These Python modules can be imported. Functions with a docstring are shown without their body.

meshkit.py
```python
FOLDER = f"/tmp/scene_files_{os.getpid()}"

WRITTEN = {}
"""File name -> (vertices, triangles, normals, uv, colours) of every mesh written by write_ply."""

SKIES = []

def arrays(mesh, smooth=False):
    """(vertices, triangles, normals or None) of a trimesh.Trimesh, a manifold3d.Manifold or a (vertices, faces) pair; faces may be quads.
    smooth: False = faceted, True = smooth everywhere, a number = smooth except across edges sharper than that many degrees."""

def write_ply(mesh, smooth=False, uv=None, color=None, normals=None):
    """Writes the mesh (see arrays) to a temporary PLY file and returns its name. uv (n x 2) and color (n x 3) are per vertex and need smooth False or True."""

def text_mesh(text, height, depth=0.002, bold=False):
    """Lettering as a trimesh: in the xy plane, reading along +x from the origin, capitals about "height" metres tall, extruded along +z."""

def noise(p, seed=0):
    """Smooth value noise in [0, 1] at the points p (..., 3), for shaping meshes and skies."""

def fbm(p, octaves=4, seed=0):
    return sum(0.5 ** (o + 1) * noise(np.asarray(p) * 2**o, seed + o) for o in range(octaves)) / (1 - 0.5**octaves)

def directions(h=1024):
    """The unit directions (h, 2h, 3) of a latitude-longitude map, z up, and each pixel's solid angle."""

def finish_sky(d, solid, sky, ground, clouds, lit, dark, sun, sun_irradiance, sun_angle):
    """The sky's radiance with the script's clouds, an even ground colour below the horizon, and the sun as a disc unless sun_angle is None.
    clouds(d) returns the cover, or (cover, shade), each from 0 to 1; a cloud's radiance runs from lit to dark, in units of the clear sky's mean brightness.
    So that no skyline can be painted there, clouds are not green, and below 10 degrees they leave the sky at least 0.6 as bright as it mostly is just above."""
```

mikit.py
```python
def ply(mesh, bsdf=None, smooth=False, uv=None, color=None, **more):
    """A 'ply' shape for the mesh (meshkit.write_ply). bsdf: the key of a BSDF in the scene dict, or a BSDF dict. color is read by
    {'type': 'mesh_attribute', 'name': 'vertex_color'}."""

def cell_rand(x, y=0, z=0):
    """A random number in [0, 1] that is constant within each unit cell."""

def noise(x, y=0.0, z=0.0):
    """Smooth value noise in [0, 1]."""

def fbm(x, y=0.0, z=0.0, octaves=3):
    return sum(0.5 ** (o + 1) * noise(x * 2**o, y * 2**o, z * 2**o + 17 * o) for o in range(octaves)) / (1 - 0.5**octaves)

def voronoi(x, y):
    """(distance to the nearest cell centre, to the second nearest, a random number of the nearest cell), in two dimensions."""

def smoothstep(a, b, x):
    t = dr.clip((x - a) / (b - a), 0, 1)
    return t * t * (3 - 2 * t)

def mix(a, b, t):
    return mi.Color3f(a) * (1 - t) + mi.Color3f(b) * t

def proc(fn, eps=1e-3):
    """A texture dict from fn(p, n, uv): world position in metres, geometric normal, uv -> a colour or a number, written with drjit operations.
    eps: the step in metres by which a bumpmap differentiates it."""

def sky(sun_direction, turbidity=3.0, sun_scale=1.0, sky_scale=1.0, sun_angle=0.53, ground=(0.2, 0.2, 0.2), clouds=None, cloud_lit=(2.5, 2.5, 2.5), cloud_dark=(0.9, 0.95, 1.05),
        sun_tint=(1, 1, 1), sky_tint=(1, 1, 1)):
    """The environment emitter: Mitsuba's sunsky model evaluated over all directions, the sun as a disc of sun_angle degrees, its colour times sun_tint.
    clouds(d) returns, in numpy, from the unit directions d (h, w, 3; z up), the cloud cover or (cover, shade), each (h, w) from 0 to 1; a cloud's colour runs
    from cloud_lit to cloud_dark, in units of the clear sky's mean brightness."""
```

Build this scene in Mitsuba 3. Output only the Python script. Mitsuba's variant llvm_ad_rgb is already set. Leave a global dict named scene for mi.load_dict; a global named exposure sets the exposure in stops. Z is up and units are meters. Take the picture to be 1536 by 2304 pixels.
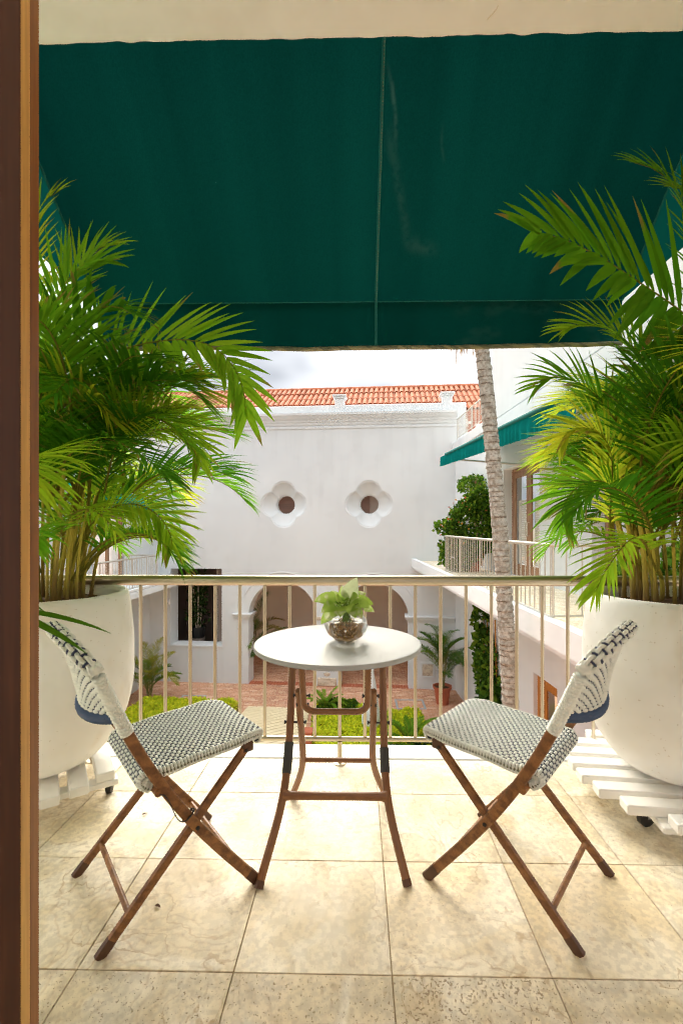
import math
import numpy as np, trimesh, mitsuba as mi, drjit as dr, mikit, meshkit
from mikit import proc, noise, fbm, voronoi, cell_rand, smoothstep, mix
from shapely.geometry import Polygon, Point, LineString, box as sbox
from shapely import affinity
from shapely.ops import unary_union

T = mi.ScalarTransform4f
scene, labels = {}, {}
# ------------------------------------------------------------------ camera, sky, exposure
YAW = math.radians(1.1)
CAM = (0.0, 0.0, 1.13)
scene['camera'] = {'type': 'perspective', 'fov': math.degrees(2 * math.atan(768 / 1050)), 'fov_axis': 'x',
                   'to_world': T().look_at(origin=CAM, target=[-math.sin(YAW), math.cos(YAW), CAM[2]], up=[0, 0, 1]),
                   'principal_point_offset_x': -15 / 1536, 'principal_point_offset_y': -36 / 2304,
                   'near_clip': 0.02, 'far_clip': 1000.0}


def cloud_fn(d):
    q = d / np.maximum(d[..., 2:3] + 0.25, 0.05)
    n = meshkit.fbm(np.stack([d[..., 0] * 4.5, d[..., 1] * 4.5, d[..., 2] * 9], -1), 4, 3)
    el = np.clip(d[..., 2], 0, 1)
    return np.ones(d.shape[:2]), np.clip(1.22 - 1.30 * el ** 0.9 + (n - 0.5) * 0.8, 0, 1)


scene['sky'] = mikit.sky([-0.18, 0.72, 0.66], turbidity=4, sun_scale=0.52, sky_scale=0.82, sun_angle=42, ground=(0.25, 0.22, 0.18),
                         clouds=cloud_fn, cloud_lit=(2.9, 2.95, 3.0), cloud_dark=(0.52, 0.56, 0.63), sun_tint=(.87, .98, 1.12))
exposure = 3.52


# ------------------------------------------------------------------ helpers
def numbered(k):
    if k not in scene and k not in labels and k not in used:
        used.add(k)
        return k
    i = 1
    while True:
        q = f'{k}_{i:03d}'
        if q not in scene and q not in labels and q not in used:
            used.add(q)
            return q
        i += 1


used = set()


def put(name, mesh, mat, parent=None, smooth=30, color=None, label=None, kind=None, **more):
    k = numbered(f'{parent}__{name}' if parent else name)
    shape = mesh if isinstance(mesh, dict) else mikit.ply(mesh, mat, smooth=smooth, color=color)
    scene[k] = {**shape, **more}
    if label or kind:
        labels[k] = {}
        if label: labels[k]['label'] = label
        if kind: labels[k]['kind'] = kind
    return k


def thing(name, label, cat, group=None):
    k = numbered(name)
    labels[k] = {'label': label, 'category': cat}
    if group: labels[k]['group'] = group
    return k


def tag(k, label, cat, group=None):
    labels[k] = {'label': label, 'category': cat}
    if group: labels[k]['group'] = group
    return k


def struct(k, **kw):
    labels[k] = {**labels.get(k, {}), 'kind': 'structure', **kw}
    return k


class MB:
    def __init__(self): self.v, self.f, self.c, self.n = [], [], [], 0

    def add(self, vf, color=None):
        v, f = np.asarray(vf[0], float), np.asarray(vf[1], int)
        if f.shape[1] == 4: f = np.vstack([f[:, [0, 1, 2]], f[:, [0, 2, 3]]])
        self.v.append(v); self.f.append(f + self.n); self.n += len(v)
        if color is not None: self.c.append(np.broadcast_to(np.asarray(color, float), (len(v), 3)))
        return self

    def vf(self): return np.vstack(self.v), np.vstack(self.f)

    def col(self): return np.clip(np.vstack(self.c), 0, 1)


def nrm(a):
    a = np.asarray(a, float)
    return a / (np.linalg.norm(a, axis=-1, keepdims=True) + 1e-12)


_cb = {}


def cbox(lo, hi, ch=0.004):
    lo, hi = np.asarray(lo, float), np.asarray(hi, float)
    c, h = (lo + hi) / 2, (hi - lo) / 2
    ch = min(ch, 0.45 * h.min())
    S = np.array([[a, b, d] for a in (-1, 1) for b in (-1, 1) for d in (-1, 1)], float)
    if 'f' not in _cb:
        P = np.vstack([S * (np.ones(3) - 0.2 * (1 - np.eye(3)[k])) for k in range(3)])
        hull = trimesh.convex.convex_hull(trimesh.PointCloud(P).vertices)
        idx = [int(np.argmin(((P - q) ** 2).sum(1))) for q in hull.vertices]
        _cb['f'] = np.array(idx)[hull.faces]
    P = np.vstack([S * (h - ch * (1 - np.eye(3)[k])) for k in range(3)]) + c
    return P, _cb['f']


def rotz(v, a, o=(0, 0, 0)):
    c, s = math.cos(a), math.sin(a)
    v = np.asarray(v, float)
    return np.stack([v[:, 0] * c - v[:, 1] * s + o[0], v[:, 0] * s + v[:, 1] * c + o[1], v[:, 2] + o[2]], 1)


def spline(pts, n):
    from scipy.interpolate import CubicSpline
    p = np.asarray(pts, float)
    t = np.r_[0, np.cumsum(np.linalg.norm(np.diff(p, axis=0), axis=1))]
    return CubicSpline(t, p)(np.linspace(0, t[-1], n))


def tangents(p):
    return nrm(np.gradient(p, axis=0))


def tube(p, r, sides=8, caps=True, up=None, squash=1.0):
    p = np.asarray(p, float)
    n = len(p)
    r = np.broadcast_to(np.asarray(r, float), (n,))
    t = tangents(p)
    a = np.zeros((n, 3))
    if up is not None:
        a = nrm(np.cross(t, np.asarray(up, float)))
    else:
        h = np.array([0, 0, 1.0]) if abs(t[0][2]) < 0.9 else np.array([1.0, 0, 0])
        a[0] = nrm(np.cross(t[0], h))
        for i in range(1, n):
            q = a[i - 1] - t[i] * np.dot(a[i - 1], t[i])
            a[i] = q / (np.linalg.norm(q) + 1e-12)
    b = np.cross(t, a)
    g = np.arange(sides) * 2 * np.pi / sides
    v = p[:, None] + r[:, None, None] * (np.cos(g)[None, :, None] * a[:, None] + squash * np.sin(g)[None, :, None] * b[:, None])
    i, j = np.meshgrid(np.arange(n - 1), np.arange(sides), indexing='ij')
    q = np.stack([i * sides + j, i * sides + (j + 1) % sides, (i + 1) * sides + (j + 1) % sides, (i + 1) * sides + j], -1).reshape(-1, 4)
    f = np.vstack([q[:, [0, 1, 2]], q[:, [0, 2, 3]]])
    v = v.reshape(-1, 3)
    if caps:
        v = np.vstack([v, p[0], p[-1]])
        k = np.arange(sides)
        f = np.vstack([f, np.stack([(k + 1) % sides, k, k * 0 + n * sides], 1),
                       np.stack([(n - 1) * sides + k, (n - 1) * sides + (k + 1) % sides, k * 0 + n * sides + 1], 1)])
    return v, f


def rod(a, b, r, sides=10):
    return tube(np.array([a, b], float), r, sides)


def sweep(p, w, h, lat, rnd=0.3, scale=None):
    """A rounded rectangular section, w along lat and h across, along the path p."""
    p = np.asarray(p, float)
    t, lat = tangents(p), nrm(lat)
    k = rnd * min(w, h)
    sec = []
    for sx, sy, a0 in ((1, 1, 0), (-1, 1, 90), (-1, -1, 180), (1, -1, 270)):
        for a in (10, 45, 80):
            g = math.radians(a0 + a)
            sec.append((sx * (w / 2 - k) + k * math.cos(g), sy * (h / 2 - k) + k * math.sin(g)))
    sec = np.array(sec)
    u = nrm(np.cross(t, lat))
    sc = np.ones(len(p)) if scale is None else np.asarray(scale)
    v = p[:, None] + sc[:, None, None] * (sec[None, :, :1] * lat[None, None] + sec[None, :, 1:] * u[:, None])
    n, s = len(p), len(sec)
    i, j = np.meshgrid(np.arange(n - 1), np.arange(s), indexing='ij')
    q = np.stack([i * s + j, i * s + (j + 1) % s, (i + 1) * s + (j + 1) % s, (i + 1) * s + j], -1).reshape(-1, 4)
    v = np.vstack([v.reshape(-1, 3), p[0], p[-1]])
    k = np.arange(s)
    f = np.vstack([q[:, [0, 1, 2]], q[:, [0, 2, 3]], np.stack([(k + 1) % s, k, k * 0 + n * s], 1),
                   np.stack([(n - 1) * s + k, (n - 1) * s + (k + 1) % s, k * 0 + n * s + 1], 1)])
    return v, f


def lathe(prof, n=48, c=(0, 0, 0)):
    prof = np.asarray(prof, float)
    a = np.arange(n) * 2 * np.pi / n
    v = np.stack([prof[:, None, 0] * np.cos(a), prof[:, None, 0] * np.sin(a), np.broadcast_to(prof[:, None, 1], (len(prof), n))], -1).reshape(-1, 3)
    i, j = np.meshgrid(np.arange(len(prof) - 1), np.arange(n), indexing='ij')
    q = np.stack([i * n + j, i * n + (j + 1) % n, (i + 1) * n + (j + 1) % n, (i + 1) * n + j], -1).reshape(-1, 4)
    return v + np.asarray(c, float), np.vstack([q[:, [0, 1, 2]], q[:, [0, 2, 3]]])


def smoothprof(pts, n):
    from scipy.interpolate import PchipInterpolator
    p = np.asarray(pts, float)
    t = np.r_[0, np.cumsum(np.linalg.norm(np.diff(p, axis=0), axis=1))]
    return PchipInterpolator(t, p)(np.linspace(0, t[-1], n))


def panel(poly, depth, O, es, back):
    """A polygon in (along es, z) extruded by depth along back."""
    O, es, back = (np.asarray(q, float) for q in (O, es, back))
    polys = poly.geoms if hasattr(poly, 'geoms') else [poly]
    mb = MB()
    for g in polys:
        m = trimesh.creation.extrude_polygon(g, depth, engine='earcut')
        v, f = np.array(m.vertices), np.array(m.faces)
        w = O + v[:, :1] * es + v[:, 1:2] * np.array([0, 0, 1.0]) + v[:, 2:] * back
        if np.dot(np.cross(es, [0, 0, 1.0]), back) < 0: f = f[:, ::-1]
        mb.add((w, f))
    return mb.vf()


def slab(poly, z0, z1):
    mb = MB()
    for g in (poly.geoms if hasattr(poly, 'geoms') else [poly]):
        m = trimesh.creation.extrude_polygon(g, z1 - z0, engine='earcut')
        mb.add((np.array(m.vertices) + [0, 0, z0], np.array(m.faces)))
    return mb.vf()


def blade(base, d, n, L, W, droop=0.3, nseg=5, fold=0.3, prof=None, g=(0, 0, -1)):
    """One leaf: a strip folded along its midrib that bends down under gravity."""
    d, n, g = nrm(d), nrm(n), np.asarray(g, float)
    P, D = [np.asarray(base, float)], d
    for i in range(nseg):
        D = nrm(D + g * droop * (i + 0.5) / nseg * 2.0 / nseg)
        P.append(P[-1] + D * L / nseg)
    P = np.array(P)
    t = tangents(P)
    b = nrm(np.cross(t, n))
    m = np.cross(b, t)
    s = np.linspace(0, 1, nseg + 1)
    w = (np.minimum(1, 0.35 + s * 4) * (1 - s ** 2.6) + 0.03 if prof is None else np.interp(s, np.linspace(0, 1, len(prof)), prof))[:, None] * W / 2
    v = np.stack([P + b * w + m * w * fold, P, P - b * w + m * w * fold], 1).reshape(-1, 3)
    i = np.arange(nseg) * 3
    f = np.vstack([np.stack([i, i + 1, i + 4, i + 3], 1), np.stack([i + 1, i + 2, i + 5, i + 4], 1)])
    return v, f


# ------------------------------------------------------------------ materials
def pb(color, rough=0.6, bump=None, scale=1.0, two=True, **k):
    d = {'type': 'principled', 'base_color': color if isinstance(color, dict) else {'type': 'rgb', 'value': list(color)}, 'roughness': rough, **k}
    if bump is not None:
        d = {'type': 'bumpmap', 'arbitrary': bump, 'scale': scale, 'bsdf': d}
    return {'type': 'twosided', 'bsdf': d} if two else d


def stucco_color(p, n, uv):
    s = fbm(p.x * 0.7 + p.y * 0.5, p.z * 0.7, p.y * 0.5, octaves=4)
    st = fbm(p.x * 3.0 + p.y * 2.2, p.z * 0.5, 3.0, octaves=3)
    c = mix([0.66, 0.69, 0.695], [0.625, 0.652, 0.66], smoothstep(0.35, 0.7, s))
    run = smoothstep(0.50, 0.78, fbm(p.x * 5 + p.y * 3, p.z * 0.35, 8.0, octaves=4)) * smoothstep(1.5, 4.5, p.z)
    c = c * (1 - 0.035 * run) * (1 - 0.025 * smoothstep(0.55, 0.75, fbm(p.x * 2.5 + p.y, p.z * 2.5, 5.0, octaves=5)))
    return c * (1 - 0.035 * smoothstep(0.58, 0.8, st))


def stucco_h(p, n, uv):
    return fbm(p.x * 9, p.y * 9, p.z * 9, octaves=4)


scene['mat_stucco'] = pb(proc(stucco_color), 0.85, proc(stucco_h, 6e-3), 0.004, specular=0.2)

scene['mat_trim'] = pb(proc(stucco_color), 0.85, specular=0.2)


def cream_h(p, n, uv):
    return fbm(p.x * 26, p.y * 26, p.z * 26, octaves=4) + 0.6 * smoothstep(0.55, 0.75, fbm(p.x * 45, p.y * 30, p.z * 45, octaves=2))


def cream_c(p, n, uv):
    return mix([0.93, 0.94, 0.93], [0.89, 0.89, 0.87], smoothstep(0.35, 0.7, fbm(p.x * 6, p.y * 6, p.z * 6, octaves=4)))


scene['mat_cream'] = pb(proc(cream_c), 0.9, proc(cream_h, 1.5e-3), 0.004, specular=0.15)


def plaster_c(p, n, uv):
    return mix([0.84, 0.80, 0.73], [0.80, 0.75, 0.67], fbm(p.x * 1.5, p.z * 1.5, p.y, octaves=4))


scene['mat_arcade'] = pb(proc(plaster_c), 0.9)


def travertine(p, n, uv):
    ix, iy = dr.floor((p.x - 0.088) / 0.402), dr.floor((p.y - 1.18) / 0.402)
    r = cell_rand(ix + 40, iy + 40, 3)
    sw = cell_rand(ix + 40, iy + 40, 9) > 0.55
    a, b = dr.select(sw, p.y, p.x), dr.select(sw, p.x, p.y)
    o = r * 53.0
    wob = fbm(a * 4.5 + o, b * 4.5 + 7, 1.0, octaves=4)
    band = fbm(a * 3 + o + 2.2 * wob, b * 9 + 3 * wob, o, octaves=5)
    cloud = fbm(a * 4 + o, b * 4, 9.0, octaves=5)
    front = 1 - smoothstep(1.17, 1.185, p.y)
    c = mix([0.80, 0.735, 0.595], [0.70, 0.61, 0.435], smoothstep(0.38, 0.62, band))
    c = mix(c, [0.58, 0.43, 0.22], 0.40 * smoothstep(0.50, 0.78, cloud))
    c = c * (0.92 + 0.13 * r)
    ph = (b * 13 + 7 * wob + 1.2 * fbm(a * 16, b * 16, 3.0, octaves=3) + o) * 4.0
    vein = dr.power(dr.abs(dr.sin(ph)), 9.0) * smoothstep(0.45, 0.68, fbm(a * 2.6 + o, b * 2.6, 4.0, octaves=3)) * smoothstep(0.35, 0.6, fbm(a * 24, b * 24, 8.0, octaves=2))
    c = mix(c, [0.46, 0.35, 0.21], 0.42 * vein)
    blot = smoothstep(0.66, 0.80, fbm(p.x * 6, p.y * 6, o, octaves=5))
    c = mix(c, [0.50, 0.35, 0.15], 0.5 * blot)
    spot = smoothstep(0.75, 0.82, fbm(p.x * 34, p.y * 34, 6.0, octaves=3))
    c = mix(c, [0.40, 0.28, 0.14], 0.35 * spot)
    seam = smoothstep(0.40, 0.50, dr.abs((p.x - 0.088) / 0.402 - ix - 0.5)) * smoothstep(0.45, 0.7, fbm(p.x * 12, p.y * 12, 11.0, octaves=3))
    c = c * (1 - 0.12 * seam)
    fine = smoothstep(0.30, 0.7, fbm(p.x * 85, p.y * 85, 4.0, octaves=4))
    c = c * (0.88 + 0.18 * fine)
    hv = dr.abs(fbm(a * 5 + o, b * 8, 13.0, octaves=5) - 0.5)
    hair = (1 - smoothstep(0.003, 0.014, hv)) * smoothstep(0.42, 0.62, fbm(a * 4, b * 4 + o, 17.0, octaves=2))
    c = mix(c, [0.42, 0.30, 0.15], 0.55 * hair)
    mask = smoothstep(0.50, 0.72, fbm(p.x * 5 + 3, p.y * 7, 2.0, octaves=3))
    g = fbm(p.x * 230, p.y * 230, 7.0, octaves=2)
    pit = smoothstep(0.0, 0.05, g - dr.lerp(0.86 - 0.06 * mask, 0.76 - 0.13 * mask, front))
    c = mix(c, [0.24, 0.16, 0.075], dr.lerp(0.5, 0.8, front) * pit)
    g2 = fbm(a * 26 + o, b * 60, 1.0, octaves=3)
    c = mix(c, [0.36, 0.26, 0.14], 0.35 * smoothstep(0.74, 0.84, g2))
    c = c * (1 - 0.16 * front * smoothstep(0.35, 0.7, fbm(p.x * 9, p.y * 16, 5.0, octaves=4)))
    return c * (0.97 + 0.06 * noise(p.x * 400, p.y * 400))


def travertine_h(p, n, uv):
    return fbm(p.x * 60, p.y * 60, octaves=3) * 0.5 - 1.0 * smoothstep(0.70, 0.80, fbm(p.x * 230, p.y * 230, 7.0, octaves=2))


def travertine_r(p, n, uv):
    return 0.36 + 0.3 * fbm(p.x * 9, p.y * 9, 3.0, octaves=3)


scene['mat_travertine'] = pb(proc(travertine), proc(travertine_r), proc(travertine_h, 1e-3), 0.0007, specular=0.45)
scene['mat_grout'] = pb(proc(lambda p, n, uv: mix([0.52, 0.43, 0.29], [0.30, 0.22, 0.13], fbm(p.x * 14, p.y * 14, octaves=3))), 0.95)


def brick_col(p, n, uv):
    row = dr.floor(p.y / 0.11)
    px = p.x + 0.11 * (row - 2 * dr.floor(row / 2))
    col = dr.floor(px / 0.22)
    fx, fy = px / 0.22 - col, p.y / 0.11 - row
    r = cell_rand(col + 300, row, 1)
    c = mix([0.58, 0.30, 0.18], [0.47, 0.215, 0.125], r)
    c = mix(c, [0.66, 0.42, 0.28], smoothstep(0.8, 0.95, cell_rand(col + 300, row, 5)))
    j = dr.minimum(dr.minimum(fx, 1 - fx) * 0.22, dr.minimum(fy, 1 - fy) * 0.11)
    c = mix([0.60, 0.46, 0.33], c, smoothstep(0.003, 0.009, j))
    return c * (0.82 + 0.36 * fbm(p.x * 0.8, p.y * 0.8, octaves=4))


scene['mat_joint'] = pb((0.16, 0.12, 0.07), 0.95)
scene['mat_brick'] = pb(proc(brick_col), 0.8)


def plank_c(p, n, uv):
    return mix([0.78, 0.68, 0.45], [0.70, 0.58, 0.35], fbm(p.x * 2, p.y * 2, octaves=4))


scene['mat_sandstone'] = pb(proc(plank_c), 0.75)


def wood_fn(c1, c2, k=1.0):
    def fn(p, n, uv):
        g = fbm(p.x * 60 * k + p.y * 60 * k, p.z * 3.5, p.y * 20, octaves=4)
        h = noise(p.x * 300, p.z * 12, p.y * 300)
        return mix(c1, c2, smoothstep(0.3, 0.7, g)) * (0.85 + 0.25 * h)
    return fn


scene['mat_jamb_unlit'] = pb(proc(wood_fn([0.085, 0.026, 0.008], [0.05, 0.014, 0.005])), 0.45)  # room-side face: its lack of light is put into a darker wood colour
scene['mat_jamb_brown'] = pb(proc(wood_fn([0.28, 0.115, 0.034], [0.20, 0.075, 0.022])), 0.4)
scene['mat_jamb_lit_edge'] = pb(proc(wood_fn([0.64, 0.38, 0.11], [0.52, 0.28, 0.075])), 0.4)  # light on the leaf edge, put into a paler wood colour
scene['mat_door_wood'] = pb(proc(wood_fn([0.34, 0.19, 0.11], [0.26, 0.14, 0.075], 0.5)), 0.5)
scene['mat_orange_wood'] = pb(proc(wood_fn([0.48, 0.19, 0.035], [0.36, 0.13, 0.02], 0.5)), 0.45)


def chair_wood(p, n, uv):
    g = fbm(p.x * 45 + p.z * 18, p.y * 45, p.z * 45, octaves=4)
    h = fbm(p.x * 240, p.y * 240, p.z * 160, octaves=2)
    return mix([0.28, 0.122, 0.040], [0.16, 0.064, 0.020], smoothstep(0.3, 0.7, g)) * (0.72 + 0.5 * h)


scene['mat_chair_wood'] = pb(proc(chair_wood), 0.38, specular=0.5)
scene['mat_foot_cap'] = pb((0.085, 0.035, 0.015), 0.45)


def table_metal(p, n, uv):
    return mix([0.25, 0.108, 0.040], [0.18, 0.072, 0.026], fbm(p.x * 90, p.y * 90, p.z * 40, octaves=3))


scene['mat_table_leg'] = pb(proc(table_metal), 0.36, specular=0.55)
scene['mat_sleeve'] = pb((0.05, 0.05, 0.05), 0.6)
scene['mat_tabletop'] = pb(proc(lambda p, n, uv: mix([0.43, 0.45, 0.47], [0.40, 0.42, 0.44], fbm(p.x * 7, p.y * 7, octaves=4))), 0.40, specular=0.45)
scene['mat_bolt'] = pb((0.04, 0.035, 0.03), 0.35, metallic=0.7)
scene['mat_strand'] = pb(proc(lambda p, n, uv: mix([0.76, 0.80, 0.77], [0.68, 0.72, 0.67], fbm(p.x * 60, p.y * 60, p.z * 60, octaves=3))), 0.36, specular=0.5)
scene['mat_navy'] = pb((0.012, 0.024, 0.075), 0.4, specular=0.5)
scene['mat_navy_wrap'] = pb((0.035, 0.075, 0.17), 0.4, specular=0.5)


def steel_c(p, n, uv):
    return mix([0.62, 0.55, 0.43], [0.50, 0.43, 0.32], fbm(p.x * 5, p.y * 5, p.z * 11, octaves=4))


scene['mat_steel'] = pb(proc(steel_c), 0.30, metallic=0.85)
scene['mat_steel_far'] = pb((0.58, 0.55, 0.48), 0.4, metallic=0.6)


def pot_c(p, n, uv):
    c = mix([0.83, 0.84, 0.84], [0.78, 0.78, 0.765], smoothstep(0.35, 0.7, fbm(p.x * 4, p.y * 4, p.z * 4, octaves=4)))
    c = mix(c, [0.60, 0.50, 0.36], 0.45 * (1 - smoothstep(0.14, 0.24, p.z)) * fbm(p.x * 20, p.y * 20, p.z * 20))
    c = mix(c, [0.62, 0.54, 0.42], 0.35 * smoothstep(0.62, 0.8, fbm(p.x * 7, p.y * 7, p.z * 2.5, octaves=4)))
    return mix(c, [0.40, 0.33, 0.25], 0.5 * smoothstep(0.81, 0.84, fbm(p.x * 95, p.y * 95, p.z * 95, octaves=2)))


scene['mat_pot'] = pb(proc(pot_c), 0.7, proc(lambda p, n, uv: fbm(p.x * 30, p.y * 30, p.z * 30, octaves=3)), 0.0018)
scene['mat_white_paint'] = pb((0.80, 0.80, 0.78), 0.45)
scene['mat_rubber'] = pb((0.015, 0.015, 0.015), 0.5)
scene['mat_soil'] = pb(proc(lambda p, n, uv: mix([0.16, 0.085, 0.04], [0.05, 0.025, 0.012], fbm(p.x * 70, p.y * 70, octaves=3))), 0.95,
                       proc(lambda p, n, uv: fbm(p.x * 70, p.y * 70, octaves=3)), 0.012)
scene['mat_terracotta'] = pb(proc(lambda p, n, uv: mix([0.46, 0.13, 0.06], [0.36, 0.10, 0.05], fbm(p.x * 6, p.y * 6, p.z * 6))), 0.7)


def tile_c(p, n, uv):
    r = cell_rand(dr.floor(p.x / 0.2), dr.floor(p.y * 2.4), 2)
    return mix([0.50, 0.165, 0.075], [0.38, 0.115, 0.05], r) * (0.70 + 0.5 * fbm(p.x * 5, p.y * 5, p.z * 5, octaves=4))


scene['mat_roof_tile'] = pb(proc(tile_c), 0.75)


def fabric_c(p, n, uv):
    w = 0.93 + 0.10 * noise(p.x * 700, p.y * 700, p.z * 700)
    base = mi.Color3f(0.002, 0.053, 0.049) * w * (0.82 + 0.36 * fbm(p.x * 7, p.z * 0.5, 2.0, octaves=3))
    base = base * (0.86 + 0.28 * noise(p.x * 380, p.y * 260, p.z * 260))
    def streak(x0, y0, dx, dy, wid):
        L = math.hypot(dx, dy)
        a = ((p.x - x0) * dx + (p.y - y0) * dy) / L
        b = ((p.x - x0) * dy - (p.y - y0) * dx) / L + 0.02 * (noise(p.y * 14, 3.0) - 0.5)
        return smoothstep(0, 0.08, a) * (1 - smoothstep(L - 0.10, L, a)) * dr.exp(-dr.square(b / wid))
    s = 0.8 * streak(0.12, 1.86, 0.07, 0.24, 0.008) + 0.3 * streak(0.13, 2.0, 0.14, 0.4, 0.018) + 0.4 * streak(0.10, 1.62, 0.05, 0.16, 0.02)
    s = s + 0.35 * streak(0.22, 2.36, 0.22, 0.05, 0.03) + 0.3 * streak(0.36, 2.0, 0.05, 0.16, 0.006)
    s = s + 0.25 * smoothstep(0.60, 0.80, fbm(p.x * 5 + p.z * 6, p.z * 9 - p.x * 4, 1.0, octaves=3)) * (p.y > 2.595) * smoothstep(-0.1, 0.4, p.x)
    s = s * smoothstep(0.25, 0.75, fbm(p.x * 40, p.y * 40, p.z * 40, octaves=3) + 0.1)
    return mix(base, [0.08, 0.17, 0.15], dr.clip(s, 0, 0.8) * 0.42)


def thin(color, rough=0.5, dt=0.6, **k):
    return {'type': 'principledthin', 'base_color': color if isinstance(color, dict) else {'type': 'rgb', 'value': list(color)}, 'roughness': rough, 'diff_trans': dt, **k}


scene['mat_awning'] = thin(proc(fabric_c), 0.85, 0.20)
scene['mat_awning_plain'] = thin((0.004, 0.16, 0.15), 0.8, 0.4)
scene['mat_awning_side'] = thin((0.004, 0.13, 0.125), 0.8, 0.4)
scene['mat_strand_dark'] = pb((0.20, 0.20, 0.13), 0.6)
scene['mat_seam'] = pb((0.01, 0.16, 0.155), 0.8)
scene['mat_piping'] = pb(proc(lambda p, n, uv: mix([0.30, 0.28, 0.18], [0.16, 0.17, 0.12], smoothstep(0.4, 0.6, noise(p.x * 30 + p.z * 60, p.z * 20)))), 0.8)
scene['mat_leaf'] = thin({'type': 'mesh_attribute', 'name': 'vertex_color'}, 0.5, 1.0, spec_trans=0.0, eta=1.4)
scene['mat_vc'] = pb({'type': 'mesh_attribute', 'name': 'vertex_color'}, 0.6)
scene['mat_glass'] = {'type': 'dielectric', 'int_ior': 1.5}
scene['mat_glass_air'] = {'type': 'dielectric', 'int_ior': 1.0, 'ext_ior': 1.5}
scene['mat_glass_water'] = {'type': 'dielectric', 'int_ior': 1.33, 'ext_ior': 1.5}
scene['mat_water'] = {'type': 'dielectric', 'int_ior': 1.33}
scene['mat_pane'] = {'type': 'thindielectric', 'int_ior': 1.5}
scene['mat_dark_room'] = pb((0.24, 0.19, 0.16), 0.8)
scene['mat_shutter'] = pb(proc(lambda p, n, uv: mix([0.16, 0.085, 0.06], [0.11, 0.06, 0.045], noise(p.z * 24, p.x * 2))), 0.6)
scene['mat_grey_metal'] = pb((0.42, 0.44, 0.45), 0.5, metallic=0.3)
scene['mat_black'] = pb((0.02, 0.02, 0.02), 0.5)
scene['mat_lamp_shade'] = pb((0.72, 0.68, 0.58), 0.6)


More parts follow.
